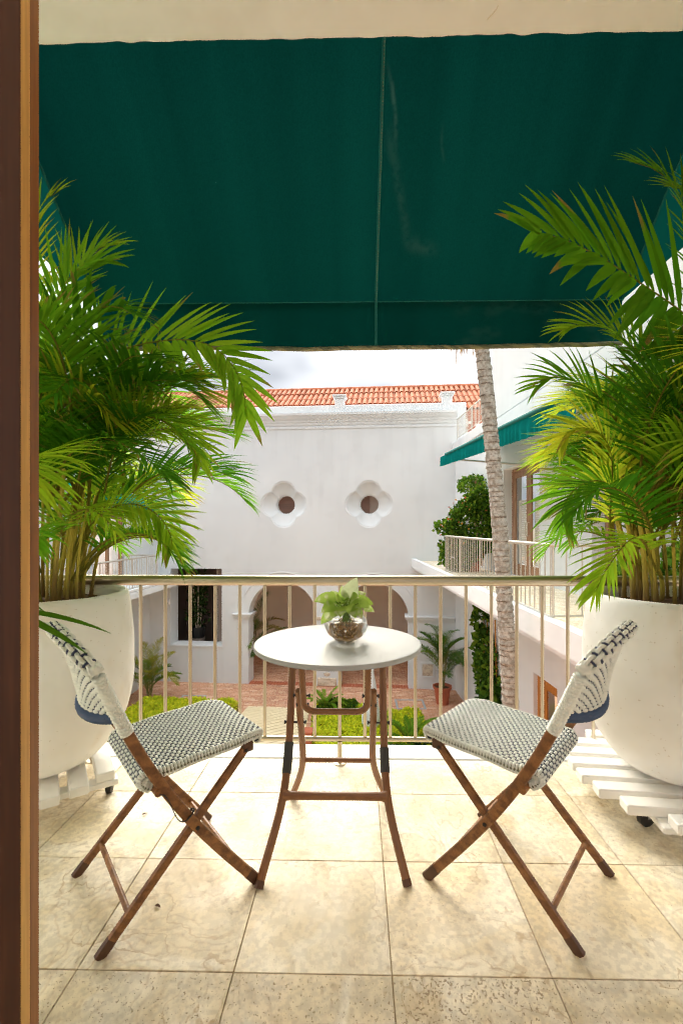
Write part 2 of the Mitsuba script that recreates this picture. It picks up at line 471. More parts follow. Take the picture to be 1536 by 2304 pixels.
def bark(p, n, uv):
    c = mix([0.40, 0.39, 0.345], [0.225, 0.21, 0.175], smoothstep(0.3, 0.7, fbm(p.x * 34, p.y * 34, p.z * 22, octaves=4)))
    h = p.z / 0.082 + 0.25 * dr.sin(p.z * 3.1) + 0.38 * dr.sin(p.z * 7.3 + 1) + 0.22 * dr.sin(p.z * 17.0)
    w = h - dr.floor(h) + 0.22 * (noise(p.x * 25, p.y * 25, p.z * 6) - 0.5)
    c = mix(c, [0.085, 0.065, 0.045], 0.85 * (1 - smoothstep(0.03, 0.16, dr.abs(w - 0.02))) * smoothstep(0.25, 0.5, noise(p.x * 14, p.y * 14, p.z * 9)))
    return mix(c, [0.14, 0.11, 0.08], 0.6 * smoothstep(0.60, 0.75, fbm(p.x * 18, p.y * 18, p.z * 40, octaves=3)))


scene['mat_bark'] = pb(proc(bark), 0.9, proc(lambda p, n, uv: fbm(p.x * 40, p.y * 40, p.z * 70, octaves=3)), 0.01)

# ------------------------------------------------------------------ our building: room, wall, soffit, door frame, floor
home = thing('balcony_building', 'cream stucco building around the balcony, with its soffit above and wooden door frame at left', 'building')


def soffit_mesh():
    xs, ys = np.linspace(-3.2, 3.2, 400), np.r_[np.linspace(0.78, 1.4, 10), np.linspace(1.41, 1.54, 16)]
    X, Y = np.meshgrid(xs, ys)
    P = np.stack([X, Y, 0 * X + 2.75], -1)
    nz = meshkit.fbm(np.stack([X * 14, Y * 14, 0 * X], -1), 4, 5) - 0.5
    P[..., 2] += nz * 0.006
    P[-1, :, 1] += (meshkit.fbm(np.stack([xs * 20, xs * 0, xs * 0], -1), 4, 8) - 0.5) * 0.010
    top = P[-1:].copy(); top[..., 2] = 3.75
    P = np.concatenate([P, P[-1:] + [0, 0.004, 0.006], top + [0, 0.004, 0]], 0)
    r, c = P.shape[:2]
    i, j = np.meshgrid(np.arange(r - 1), np.arange(c - 1), indexing='ij')
    q = np.stack([i * c + j, (i + 1) * c + j, (i + 1) * c + j + 1, i * c + j + 1], -1).reshape(-1, 4)
    return P.reshape(-1, 3), q


put('soffit', soffit_mesh(), 'mat_cream', home, smooth=40)
crack = spline([(0.436, 1.452, 2.7475), (0.430, 1.468, 2.7465), (0.424, 1.478, 2.747), (0.412, 1.492, 2.748)], 10)
put('crack', tube(crack, 0.0009, 5), 'mat_coral', home)
wl = MB()
wl.add(cbox((-3.2, 0.64, -0.2), (-0.56, 0.78, 3.75))); wl.add(cbox((2.3, 0.64, -0.2), (3.2, 0.78, 3.75))); wl.add(cbox((-0.56, 0.64, 2.45), (2.3, 0.78, 3.75)))  # doorway widened out of view to the right so room light reaches the balcony
put('wall', wl.vf(), 'mat_cream', home)
put('roof', cbox((-3.2, -3.6, 3.70), (3.2, 1.538, 3.76)), 'mat_stucco', home)
rm = MB()
rm.add(cbox((-3.2, -3.6, -0.2), (-3.1, 0.638, 3.70))); rm.add(cbox((3.1, -3.6, -0.2), (3.2, 0.638, 3.70))); rm.add(cbox((-3.098, -3.6, -0.2), (3.098, -3.5, 0.45))).add(cbox((-3.098, -3.6, 2.6), (3.098, -3.5, 3.70))).add(cbox((-0.06, -3.58, 0.452), (0.06, -3.52, 2.598)))  # two-bay opening in the unseen rear wall is made up, added for fill light
put('room_wall', rm.vf(), 'mat_cream', home)
put('room_ceiling', cbox((-3.098, -3.498, 2.8), (3.098, 0.638, 2.9)), 'mat_cream', home)
put('room_floor', cbox((-3.098, -3.498, -0.15), (3.098, 0.77, 0.0)), 'mat_travertine', home)
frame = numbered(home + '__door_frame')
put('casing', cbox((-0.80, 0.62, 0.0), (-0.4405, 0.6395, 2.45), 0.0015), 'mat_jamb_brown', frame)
put('leaf', cbox((-0.80, 0.60, 0.0), (-0.4398, 0.6185, 2.43), 0.001), 'mat_jamb_unlit', frame)
put('lit_edge_strip', cbox((-0.4396, 0.6015, 0.0), (-0.4385, 0.6178, 2.43), 0.0004), 'mat_jamb_lit_edge', frame)  # thin added strip that carries the painted lit tone of the leaf edge

# the balcony slab, its travertine tiles and white rim
slab_b = put('balcony_floor', MB().add(cbox((-3.2, 0.772, -0.22), (3.2, 2.276, -0.005))).vf(), 'mat_grout')
struct(slab_b)
rng = np.random.default_rng(4)
tile_shape = {}
for iy in range(-1, 3):
    y0, y1 = 1.18 + 0.402 * iy, 1.18 + 0.402 * (iy + 1)
    if iy == 2: y1 = 2.276
    for ix in range(-6, 6):
        x0 = 0.088 + 0.402 * ix
        xs = [x0, x0 + 0.402]
        if iy == -1 and ix == 3: xs = [x0, x0 + 0.15, x0 + 0.402]
        for a, b in zip(xs[:-1], xs[1:]):
            dz = rng.uniform(-0.0006, 0.0006)
            put('tile', cbox((a + 0.0014, y0 + 0.0014, -0.0045), (b - 0.0014, y1 - 0.0014, dz), 0.0012), 'mat_travertine', slab_b, smooth=False)
put('rim', cbox((-3.2, 2.279, -0.22), (3.2, 2.43, 0.004), 0.006), 'mat_stucco', slab_b)

# ------------------------------------------------------------------ the balcony railing
rail = thing('balcony_railing', 'brushed steel railing behind the round table, with thick round handrail', 'railing')
RY = 2.24
put('handrail', rod((-3.1, RY, 0.878), (3.1, RY, 0.878), 0.025, 20), 'mat_steel', rail)
put('bottom_rail', rod((-3.1, RY, 0.117), (3.1, RY, 0.117), 0.012, 14), 'mat_steel', rail)
bal = mikit.ply(rod((0, RY, 0.129), (0, RY, 0.853), 0.0082, 12), 'mat_steel', smooth=40)
for k in range(-24, 25):
    x = -0.083 + 0.1205 * k
    put('baluster', dict(bal), None, rail, to_world=T().translate([x, 0, 0]))
for x in (-2.49, -1.286, -0.083, 1.121, 2.325):
    m = MB().add(rod((x, RY, 0.0), (x, RY, 0.105), 0.011, 12)).add(lathe([(0.0, 0.008), (0.02, 0.008), (0.03, 0.004), (0.031, 0.0)], 20, (x, RY, 0.0005)))
    put('post', m.vf(), 'mat_steel', rail)

# ------------------------------------------------------------------ the green awning above
awn = thing('green_awning', 'large dark green fabric awning stretched overhead across the balcony', 'awning')
AX, Y1, Z1, Y2, Z2 = 1.46, 1.57, 3.28, 2.60, 2.388


def cloth(P, amp, seed):
    n = meshkit.fbm(P * [2.2, 2.2, 2.2], 3, seed) - 0.5 + 0.35 * (meshkit.fbm(P * [9, 2, 2], 3, seed + 1) - 0.5)
    return n * amp


def sheet(P):
    r, c = P.shape[:2]
    i, j = np.meshgrid(np.arange(r - 1), np.arange(c - 1), indexing='ij')
    return P.reshape(-1, 3), np.stack([i * c + j, i * c + j + 1, (i + 1) * c + j + 1, (i + 1) * c + j], -1).reshape(-1, 4)


def canopy_pt(x, t):
    sag = -0.022 * np.sin(np.pi * t) * (1 - (x / AX) ** 4)
    y, z = Y1 + (Y2 - Y1) * t, Z1 + (Z2 - Z1) * t + sag
    P = np.stack([x + 0 * t, y, z], -1)
    d = cloth(P, 0.030, 21) * np.sin(np.pi * t)
    P[..., 2] += d * 0.8; P[..., 1] += d * 0.6
    return P


X, Tt = np.meshgrid(np.linspace(-AX, AX, 140), np.linspace(0, 1, 60))
put('canopy', sheet(canopy_pt(X, Tt)), 'mat_awning', awn, smooth=True)


def val_pt(x, t):
    P = np.stack([x, Y2 + 0 * x, Z2 - 0.232 * t - 0.016 * t * (1 - ((x + 0.1) / AX) ** 2)], -1)
    P[..., 1] += cloth(P * [1.6, 1, 1], 0.05, 31) * t
    return P


put('valance', sheet(val_pt(X, Tt)), 'mat_awning', awn, smooth=True)
for s in (-1, 1):
    yy = np.linspace(Y1, Y2, 20)
    zt = Z1 + (Z2 - Z1) * (yy - Y1) / (Y2 - Y1)
    tt = np.linspace(0, 1, 12)
    P = np.stack([np.full((12, 20), s * AX), np.broadcast_to(yy, (12, 20)), zt[None] * (1 - tt[:, None]) + (Z2 - 0.0) * tt[:, None]], -1)
    P[..., 0] += 0.012 * (meshkit.fbm(P * 5, 3, 41) - 0.5)
    put('side_panel', sheet(P), 'mat_awning_side', awn, smooth=True)
    e = canopy_pt(np.full(30, s * AX), np.linspace(0, 1, 30)) + [0, 0, -0.002]
    put('edge_piping', tube(e, 0.006, 8), 'mat_seam', awn)


def strip(pts, w, off, lat):
    pts = np.asarray(pts) + np.asarray(off)
    return sheet(np.stack([pts - np.asarray(lat) * w / 2, pts + np.asarray(lat) * w / 2], 0))


sx = 0.105
tl = np.linspace(0, 1, 80)
sm = MB().add(strip(canopy_pt(np.full(80, sx), tl), 0.014, (0, -0.004, -0.004), (1, 0, 0))).add(tube(canopy_pt(np.full(80, sx - 0.006), tl) + [0, -0.005, -0.005], 0.0022, 5))
sm.add(strip(val_pt(np.full(80, sx), tl), 0.014, (0, -0.004, 0), (1, 0, 0))).add(tube(val_pt(np.full(80, sx - 0.006), tl) + [0, -0.005, 0], 0.0022, 5))
put('seam', sm.vf(), 'mat_seam', awn, smooth=True)
st = MB()
for k in range(120):
    for pt, n in ((canopy_pt, 120),):
        a = pt(np.array([sx + 0.002, sx + 0.002]), np.array([(k + 0.15) / n, (k + 0.7) / n])) + [0, -0.006, -0.006]
        st.add(tube(a, 0.0011, 4))
put('stitches', st.vf(), 'mat_piping', awn, kind='stuff')
xs = np.linspace(-AX, AX, 100)
put('seam', tube(val_pt(xs, 0 * xs) + [0, -0.003, 0.001], 0.0032, 6), 'mat_seam', awn, smooth=True)
put('hem_piping', tube(val_pt(xs, 0 * xs + 1) + [0, -0.001, -0.008], 0.012, 10), 'mat_piping', awn, smooth=True)
put('front_bar', rod((-AX, Y2 + 0.02, Z2), (AX, Y2 + 0.02, Z2), 0.014, 12), 'mat_white_paint', awn)

# ------------------------------------------------------------------ the bistro table and its glass bowl
TC = np.array([-0.07, 1.69])
table = thing('bistro_table', 'round folding bistro table with pale grey top and brown tube legs between the chairs', 'table')
prof = [(0, 0.704), (0.27, 0.704), (0.292, 0.700), (0.299, 0.703), (0.301, 0.711), (0.298, 0.718), (0.291, 0.7205), (0.0, 0.7205)]
put('top', lathe(prof, 96, (TC[0], TC[1], 0)), 'mat_tabletop', table, smooth=40)
cx = -0.075
LR = 0.0135
for s in (-1, 1):
    foot = (cx + s * 0.234, 1.455 if s < 0 else 1.475, 0.0)
    p = spline([foot, (cx + s * 0.205, 1.527, 0.10), (cx + s * 0.178, 1.60, 0.215), (cx + s * 0.173, 1.665, 0.30), (cx + s * 0.172, 1.72, 0.41), (cx + s * 0.170, 1.80, 0.704)], 40)
    k = put('leg', tube(p, LR, 16), 'mat_table_leg', table)
    i0, i1 = [int(np.argmin(abs(p[:, 2] - z))) for z in (0.262, 0.345)]
    put('sleeve', tube(p[i0:i1 + 1], LR + 0.0028, 16), 'mat_sleeve', k)
    put('foot_cap', tube([p[0], p[1]], LR + 0.001, 16), 'mat_foot_cap', k)
    q = spline([(cx + s * 0.20, 1.955, 0.0), (cx + s * 0.165, 1.895, 0.10), (cx + s * 0.138, 1.825, 0.215), (cx + s * 0.134, 1.78, 0.30), (cx + s * 0.134, 1.72, 0.42), (cx + s * 0.132, 1.655, 0.552)], 40)
    put('rear_leg', tube(q, LR - 0.001, 16), 'mat_table_leg', table)
    for (yy, zz, xa, xb) in ((1.722, 0.412, 0.192, 0.115), (1.667, 0.53, 0.152, 0.095), (1.675, 0.495, 0.142, 0.10)):
        put('bolt', MB().add(rod((cx + s * xa, yy, zz), (cx + s * xb, yy, zz), 0.004, 10)).add(rod((cx + s * (xa + .002), yy, zz), (cx + s * (xa - .003), yy, zz), 0.0072, 10)).add(rod((cx + s * (xb + .003), yy, zz), (cx + s * (xb - .002), yy, zz), 0.0072, 10)).vf(), 'mat_bolt', table)
half_u = [np.array([-0.112, 1.55 + 0.0715 * t, 0.703 - 0.173 * t]) for t in np.linspace(0, 1, 12)]
cu = np.array([-0.072, 1.638, 0.525])
half_u += [np.array([-0.072 - 0.040 * math.cos(a_), 1.6215 + 0.016 * math.sin(a_), 0.525 - 0.040 * math.sin(a_)]) for a_ in np.linspace(0.12, np.pi / 2, 12)]
half_u += [np.array([x_, 1.6375, 0.485]) for x_ in (-0.05, -0.025, 0.0)]
half_u = np.array(half_u); mir = half_u[::-1][1:] * [-1, 1, 1]
put('bracket', tube(np.vstack([half_u, mir]) + [cx, 0, 0], 0.0112, 14), 'mat_table_leg', table, smooth=True)
put('stretcher', MB().add(sweep([(cx - 0.178, 1.594, 0.214), (cx - 0.15, 1.592, 0.214), (cx, 1.592, 0.214), (cx + 0.15, 1.592, 0.214), (cx + 0.178, 1.594, 0.214)], 0.022, 0.026, (0, 1, 0), 0.45, [1.5, 1.05, 1, 1.05, 1.5])).vf(), 'mat_table_leg', table)
put('stretcher', rod((cx - 0.138, 1.817, 0.225), (cx + 0.138, 1.817, 0.225), 0.0095, 12), 'mat_table_leg', table)

BC = np.array([-0.040, 1.690])
bowl = thing('glass_bowl', 'round clear glass bowl of water with tangled roots on the table', 'bowl')
op = smoothprof([(0.0, 0.0), (0.03, 0.0005), (0.048, 0.010), (0.069, 0.030), (0.0775, 0.054), (0.074, 0.078), (0.060, 0.097), (0.050, 0.1045)], 26)
ip = smoothprof([(0.0485, 0.1045), (0.058, 0.0955), (0.0715, 0.0775), (0.0749, 0.054), (0.0665, 0.0315), (0.046, 0.013), (0.03, 0.0065), (0.0, 0.0055)], 26)
BO = (BC[0], BC[1], 0.7212)
flip = lambda vf: (vf[0], vf[1][:, ::-1])
put('glass', lathe(np.vstack([op, [(0.0495, 0.1060)]]), 64, BO), 'mat_glass', bowl, smooth=True)
wet = ip[ip[:, 1] < 0.0745]
zl = 0.0745
rl = float(np.interp(zl, ip[::-1, 1], ip[::-1, 0]))
dry = np.vstack([[(0.0495, 0.1060)], ip[ip[:, 1] > zl], [(rl, zl)]])
put('inner_glass', flip(lathe(dry, 64, BO)), 'mat_glass_air', bowl, smooth=True)
put('water', flip(lathe(np.vstack([[(rl, zl)], wet]), 64, BO)), 'mat_glass_water', bowl, smooth=True)
put('water_surface', lathe([(rl, zl), (rl * .5, zl - .0002), (0.0, zl - .0002)], 64, BO), 'mat_water', bowl, smooth=True)
rg = np.random.default_rng(12)
ro = MB()
for k in range(75):
    a = rg.uniform(0, 2 * np.pi); r0 = rg.uniform(0.005, 0.03)
    pts = [(BC[0] + r0 * math.cos(a), BC[1] + r0 * math.sin(a), 0.7212 + rg.uniform(0.05, 0.085))]
    for z in (0.05, 0.032, 0.018, 0.017):
        a += rg.uniform(-1.2, 1.2); rr = rg.uniform(0.008, {0.05: 0.05, 0.032: 0.05, 0.018: 0.04, 0.017: 0.038}[z])
        pts.append((BC[0] + rr * math.cos(a), BC[1] + rr * math.sin(a), 0.7212 + z + rg.uniform(0, 0.008)))
    ro.add(tube(spline(pts, 18), rg.uniform(0.0008, 0.0017), 5))
poth = thing('pothos_plant', 'small variegated pothos cutting growing out of the glass bowl', 'plant')
put('roots', ro.vf(), pb((0.36, 0.21, 0.06), 0.8), poth, smooth=True)


def px(u, v, Z):
    return np.array([(u - 803) / 1050 * Z, Z, 1.13 - (v - 1188) / 1050 * Z])


heart = [0.0, 0.75, 1.0, 0.97, 0.86, 0.70, 0.5, 0.28, 0.02]
leaves = [  # tip u, v, depth, length scale, tilt of the face
    (798, 1300, 1.68, 1.15, .2), (708, 1345, 1.66, .95, .5), (722, 1372, 1.62, 1.0, .6), (838, 1352, 1.66, 1.0, .4), (820, 1330, 1.72, .9, .3), (748, 1328, 1.72, .9, .4),
    (765, 1382, 1.60, .95, .7), (800, 1385, 1.60, .9, .7), (735, 1350, 1.68, 1.0, .5), (780, 1340, 1.66, 1.0, .4), (812, 1360, 1.63, .9, .6), (760, 1335, 1.70, 1.0, .3),
    (790, 1322, 1.74, .9, .3), (842, 1372, 1.70, .75, .4), (720, 1400, 1.66, .8, .5), (770, 1355, 1.62, .85, .6), (750, 1365, 1.75, .9, .4), (825, 1345, 1.77, .9, .3),
          (742, 1388, 1.61, .75, .8), (785, 1372, 1.58, .8, .8), (815, 1385, 1.61, .7, .7), (730, 1338, 1.63, .8, .5), (805, 1338, 1.62, .85, .5), (770, 1320, 1.69, .8, .4), (830, 1362, 1.60, .75, .6), (757, 1345, 1.60, .8, .6)]
for (u, v, Z, sc, tl_) in leaves:
    tip = px(u, v, Z)
    c0 = np.array([BC[0], BC[1], 0.835])
    out = tip - c0
    L = 0.070 * sc * (0.9 + 0.25 * rg.random())
    d = nrm(nrm(out) + [0, 0, -0.25 if tip[2] < 0.90 else 0.25])
    if u == 798: d = nrm([0.35, 0.0, 1.0])
    b0 = tip - d * L * 0.95
    stem = spline([(BC[0] + rg.uniform(-.02, .02), BC[1] + rg.uniform(-.02, .02), 0.79), (0.5 * (BC[0] + b0[0]), 0.5 * (BC[1] + b0[1]), 0.5 * (0.80 + b0[2]) + 0.012), b0], 10)
    put('stem', tube(stem, 0.0018, 6), pb((0.20, 0.32, 0.06), 0.5), poth, smooth=True)
    n = nrm(np.array([rg.uniform(-.4, .4), -0.55 - tl_, 0.75]))
    n = nrm(n - d * np.dot(n, d))
    bv, bf = blade(b0, d, n, L, L * 0.72, 0.5, 8, 0.22, heart)
    nn = meshkit.fbm(bv * 55 + u, 3, 2)[:, None]
    col = np.array([0.24, 0.44, 0.03]) * (1 - nn) + np.array([0.55, 0.66, 0.20]) * nn if u != 798 else np.array([0.5, 0.56, 0.34]) * (0.7 + 0.5 * nn)
    col = np.where(nn > 0.62, np.array([0.62, 0.66, 0.42]), col)
    put('leaf', (bv, bf), 'mat_leaf', poth, smooth=True, color=col)

# ------------------------------------------------------------------ the two folding woven chairs


def wrap(p, r, sides, pitch):
    """Cord wound round a bar: a tube whose radius swells once per turn."""
    L = np.linalg.norm(np.diff(p, axis=0), axis=1).sum()
    n = max(8, int(L / pitch) * 5)
    q = spline(p, n + 1) if len(p) > 2 else np.linspace(p[0], p[1], n + 1)
    s = np.linspace(0, L, n + 1)
    return tube(q, r - 0.002 + 0.55 * pitch * np.abs(np.sin(np.pi * s / pitch)) ** 0.7, sides)


def make_chair(name, label, pos, ang, tie):
    k = thing(name, label, 'chair', 'woven folding chairs at the bistro table')
    M = lambda vf: (rotz(vf[0], ang, (pos[0], pos[1], 0)), vf[1])
    HW = 0.205
    A = [(0.228, 0.0), (0.13, 0.122), (0.028, 0.256), (-0.062, 0.392), (-0.140, 0.533), (-0.197, 0.66), (-0.238, 0.760)]
    tops = []
    for s in (-1, 1):
        full = spline([(s * HW, y, z) for y, z in A], 60)
        fr = full[full[:, 2] < 0.60]
        lg = put('side_frame', M(sweep(fr, 0.018, 0.030, (1, 0, 0), 0.35)), 'mat_chair_wood', k)
        cap = full[:5] + [0, 0, 0.0]
        put('foot_cap', M(sweep(cap, 0.020, 0.032, (1, 0, 0), 0.35)), 'mat_foot_cap', lg)
        up = full[(full[:, 2] > 0.575)]
        sw = put('side_wrap', M(wrap(up[::3], 0.0160, 14, 0.0095)), 'mat_strand', k, smooth=True)
        dd = nrm(up[-1] - up[-4])
        put('end_wrap', M(tube([up[-1] - dd * .004, up[-1] + dd * .010, up[-1] + dd * .017, up[-1] + dd * .0185], [0.0178, 0.0178, 0.012, 0.003], 14)), 'mat_strand', sw, smooth=True)
        b = np.array([(s * (HW - 0.021), 0.192, 0.430), (s * (HW - 0.021), -0.228, 0.0)])
        bb = np.linspace(b[0], b[1], 14)
        lg = put('leg', M(sweep(bb, 0.017, 0.026, (1, 0, 0), 0.3)), 'mat_chair_wood', k)
        put('foot_cap', M(sweep(bb[-2:], 0.019, 0.028, (1, 0, 0), 0.3)), 'mat_foot_cap', lg)
        put('hinge', M(MB().add(cbox((s * (HW - 0.02) - 0.008, 0.178, 0.418), (s * (HW - 0.02) + 0.008, 0.216, 0.448), 0.003)).vf()), 'mat_foot_cap', k)
        put('pivot_bolt', M(MB().add(rod((s * (HW + 0.0115), 0.026, 0.2565), (s * (HW - 0.034), 0.026, 0.2565), 0.006, 12)).add(rod((s * (HW - 0.008), 0.190, 0.426), (s * (HW - 0.034), 0.190, 0.426), 0.005, 10)).vf()), 'mat_bolt', k)
    put('stretcher', M(rod((-HW + 0.02, -0.153, 0.079), (HW - 0.02, -0.153, 0.079), 0.0085, 12)), 'mat_chair_wood', k)
    put('stretcher', M(rod((-HW, 0.155, 0.093), (HW, 0.155, 0.093), 0.0085, 12)), 'mat_chair_wood', k)
    put('stretcher', M(rod((-HW - 0.012, -0.085, 0.397), (HW + 0.012, -0.085, 0.397), 0.0105, 12)), 'mat_chair_wood', k)
    # seat: a surface along Y that rolls over in front and hangs down behind; cords across it
    YZ = spline([(0.0, 0.236, 0.432), (0.0, 0.262, 0.440), (0.0, 0.266, 0.455), (0.0, 0.245, 0.466), (0.0, 0.15, 0.465), (0.0, 0.02, 0.457), (0.0, -0.08, 0.448), (0.0, -0.122, 0.440), (0.0, -0.130, 0.420), (0.0, -0.112, 0.395), (0.0, -0.095, 0.385)], 300)
    arc = np.r_[0, np.cumsum(np.linalg.norm(np.diff(YZ, axis=0), axis=1))]
    tn = tangents(YZ)
    nrmv = nrm(np.stack([0 * tn[:, 0], tn[:, 2], -tn[:, 1]], 1))      # outward of the roll
    if nrmv[120][2] < 0: nrmv = -nrmv
    half = lambda y: 0.185 - 0.030 * np.clip((y - 0.17) / 0.10, 0, 1) ** 2 - 0.012 * np.clip((-0.05 - y) / 0.08, 0, 1)
    at = lambda s_: (np.array([np.interp(s_, arc, YZ[:, c]) for c in range(3)]).T, nrm(np.array([np.interp(s_, arc, nrmv[:, c]) for c in range(3)]).T))
    pitch, nav = 0.0098, 0.0135
    n = int(arc[-1] / pitch)
    seat = numbered(k + '__seat')
    ys, xg = np.linspace(0, arc[-1], 60), np.linspace(-1, 1, 9)
    c, nn = at(ys)
    P = np.stack([c + np.array([1, 0, 0]) * (h * half(c[:, 1]) * 0.985)[:, None] - nn * 0.0045 for h in xg], 1)
    put('underlay', M(sheet(P)), 'mat_navy', seat, smooth=True)
    for i in range(n):
        s0 = (i + 0.5) * pitch
        c, nn = at(np.array([s0]))
        c, nn = c[0], nn[0]
        h = float(half(c[1]))
        xs = np.arange(-h, h + 1e-6, 0.0029)
        w = np.cos(np.pi * (xs / nav + i))
        lift = 0.0026 * np.clip(1.7 * w + 0.55, -1.0, 1.0)
        edge = np.clip((h - np.abs(xs)) / 0.014, 0, 1)
        lift = lift * edge + 0.0022 * (1 - edge)
        pts = c + xs[:, None] * np.array([1, 0, 0]) + nn * (lift - 0.0012)[:, None]
        ee = [(0.004, -0.0015), (0.0085, -0.007), (0.0095, -0.014), (0.006, -0.021), (-0.001, -0.0255)]
        e0 = [c + np.array([-h - q, 0, 0]) + nn * w_ for q, w_ in ee]
        e1 = [c + np.array([h + q, 0, 0]) + nn * w_ for q, w_ in ee]
        pts = np.vstack([e0[::-1], pts, e1])
        put('strand', M(tube(pts, np.r_[[0.0041] * 5, [0.0046] * len(xs), [0.0041] * 5], 7, up=nn, squash=0.62)), 'mat_strand', seat, smooth=True)
    for sd in (-1, 1):
        c, nn = at(np.linspace(0.03, arc[-1] - 0.004, 60))
        put('side_roll', M(tube(c + np.array([sd, 0, 0]) * (half(c[:, 1]) - 0.003)[:, None] - nn * 0.0125, 0.0092, 8)), 'mat_strand_dark', seat, smooth=True)
    j = int(0.18 / nav)
    for q in range(-j, j + 1):
        ok = np.abs(q * nav) < half(YZ[:, 1]) - 0.006
        sel = np.where(ok)[0]
        line = YZ[sel][::3] + [q * nav, 0, 0] + nrmv[sel][::3] * 0.0002
        put('cord', M(tube(line, 0.0031, 6, up=(1, 0, 0), squash=0.6)), 'mat_navy', seat, smooth=True)
    # backrest: a panel bowed to the rear between the wrapped side frames
    back = numbered(k + '__backrest')
    xs = np.linspace(-HW, HW, 150)
    yc = lambda z: np.interp(z, [a[1] for a in A], [a[0] for a in A])
    cap = lambda x: 1 - (np.asarray(x) / HW) ** 2
    zl_ = lambda x: 0.628 - 0.028 * cap(x)
    zt_ = lambda x: 0.752 + 0.092 * cap(x) ** 0.8

    def bp(x, t, o=0.0):
        z = zl_(x) + (zt_(x) - zl_(x)) * t
        y = yc(0.628 + (0.752 - 0.628) * t) - 0.40 * (z - (0.628 + (0.752 - 0.628) * t)) * t - (0.052 - 0.018 * t) * cap(x) + o
        return np.stack([x + 0 * y, y, z], -1)
    nr = 18
    for i in range(nr):
        w = 0.0032 * np.clip(1.6 * np.cos(np.pi * (xs / 0.0150 + i)), -1, 1)
        put('strand', M(tube(bp(xs, (i + 0.6) / (nr + 0.6), w), 0.0052, 7)), 'mat_strand', back, smooth=True)
    for q in range(-13, 14):
        put('cord', M(tube(bp(np.full(24, q * 0.015), np.linspace(0, 1, 24)), 0.0036, 6)), 'mat_navy', back, smooth=True)
    top = bp(xs, 1.0)
    tt = tangents(top)
    pb_ = nrm(np.cross(tt, np.array([0, 1.0, 0]) - tt * tt[:, 1:2])); pa_ = np.cross(pb_, tt)
    if pb_[75][2] < 0: pb_ = -pb_
    if pa_[75][1] < 0: pa_ = -pa_
    put('top_core', M(tube(top, 0.0125, 10)), 'mat_navy', back, smooth=True)
    for i, an in enumerate(np.radians([-45, 0, 45, 90, 135, 180, 225])):
        l = 0.0140 + 0.0040 * np.clip(1.7 * np.cos(np.pi * (xs / 0.017 + i)) + 0.75, -1, 1)
        put('strand', M(tube(top + l[:, None] * (math.cos(an) * pa_ + math.sin(an) * pb_), 0.0056, 7)), 'mat_strand', back, smooth=True)
    for q in range(-11, 12):
        i = int(np.argmin(abs(xs - q * 0.017)))
        put('cord', M(tube([top[i] + 0.0168 * (math.cos(t_) * pa_[i] + math.sin(t_) * pb_[i]) for t_ in np.linspace(-1.2, 4.4, 16)], 0.0034, 6)), 'mat_navy', back, smooth=True)
    put('lower_bow', M(wrap(bp(xs, 0.0)[::6], 0.0150, 12, 0.0066)), 'mat_navy_wrap', back, smooth=True)
    if tie:
        p = spline([(HW + 0.012, -0.085, 0.393), (HW + 0.016, -0.045, 0.333), (HW + 0.016, -0.02, 0.296), (HW + 0.013, 0.005, 0.303)], 20)
        t2 = MB().add(tube(p, 0.0015, 6))
        for o in (0.0, 0.004):
            ring = [(HW + 0.012 * math.cos(a), 0.0 + 0.0175 * math.sin(a) * 0.81 + o, 0.297 + 0.0175 * math.sin(a) * 0.6 + o) for a in np.linspace(0, 6.3, 18)]
            t2.add(tube(ring, 0.0018, 5))
        put('tie_cord', M(t2.vf()), 'mat_black', k, smooth=True)
    return k


make_chair('folding_chair', 'left woven bistro chair with a black cord tied to its frame', (-0.62, 1.497), math.atan2(0.64, 0.77) - math.pi / 2, True)
make_chair('folding_chair', 'right woven bistro chair with no cord, beside the coarse white pot on slats', (0.53, 1.53), math.atan2(0.63, -0.776) - math.pi / 2, False)

# ------------------------------------------------------------------ pots on slatted dollies, areca palms
GREENS = np.array([[0.07, 0.24, 0.012], [0.16, 0.40, 0.018], [0.31, 0.53, 0.025], [0.50, 0.60, 0.035]])


def leaf_color(rg, base, n, tip=0.0):
    c = np.asarray(base) * rg.uniform(0.8, 1.2) * np.array([rg.uniform(.9, 1.15), 1, rg.uniform(.8, 1.2)])
    col = np.repeat(c[None], n, 0)
    if tip > 0:
        k = n // 3
        col[-3 * max(1, k // 3):] = col[-3 * max(1, k // 3):] * (1 - tip) + np.array([0.30, 0.20, 0.06]) * tip
    return col


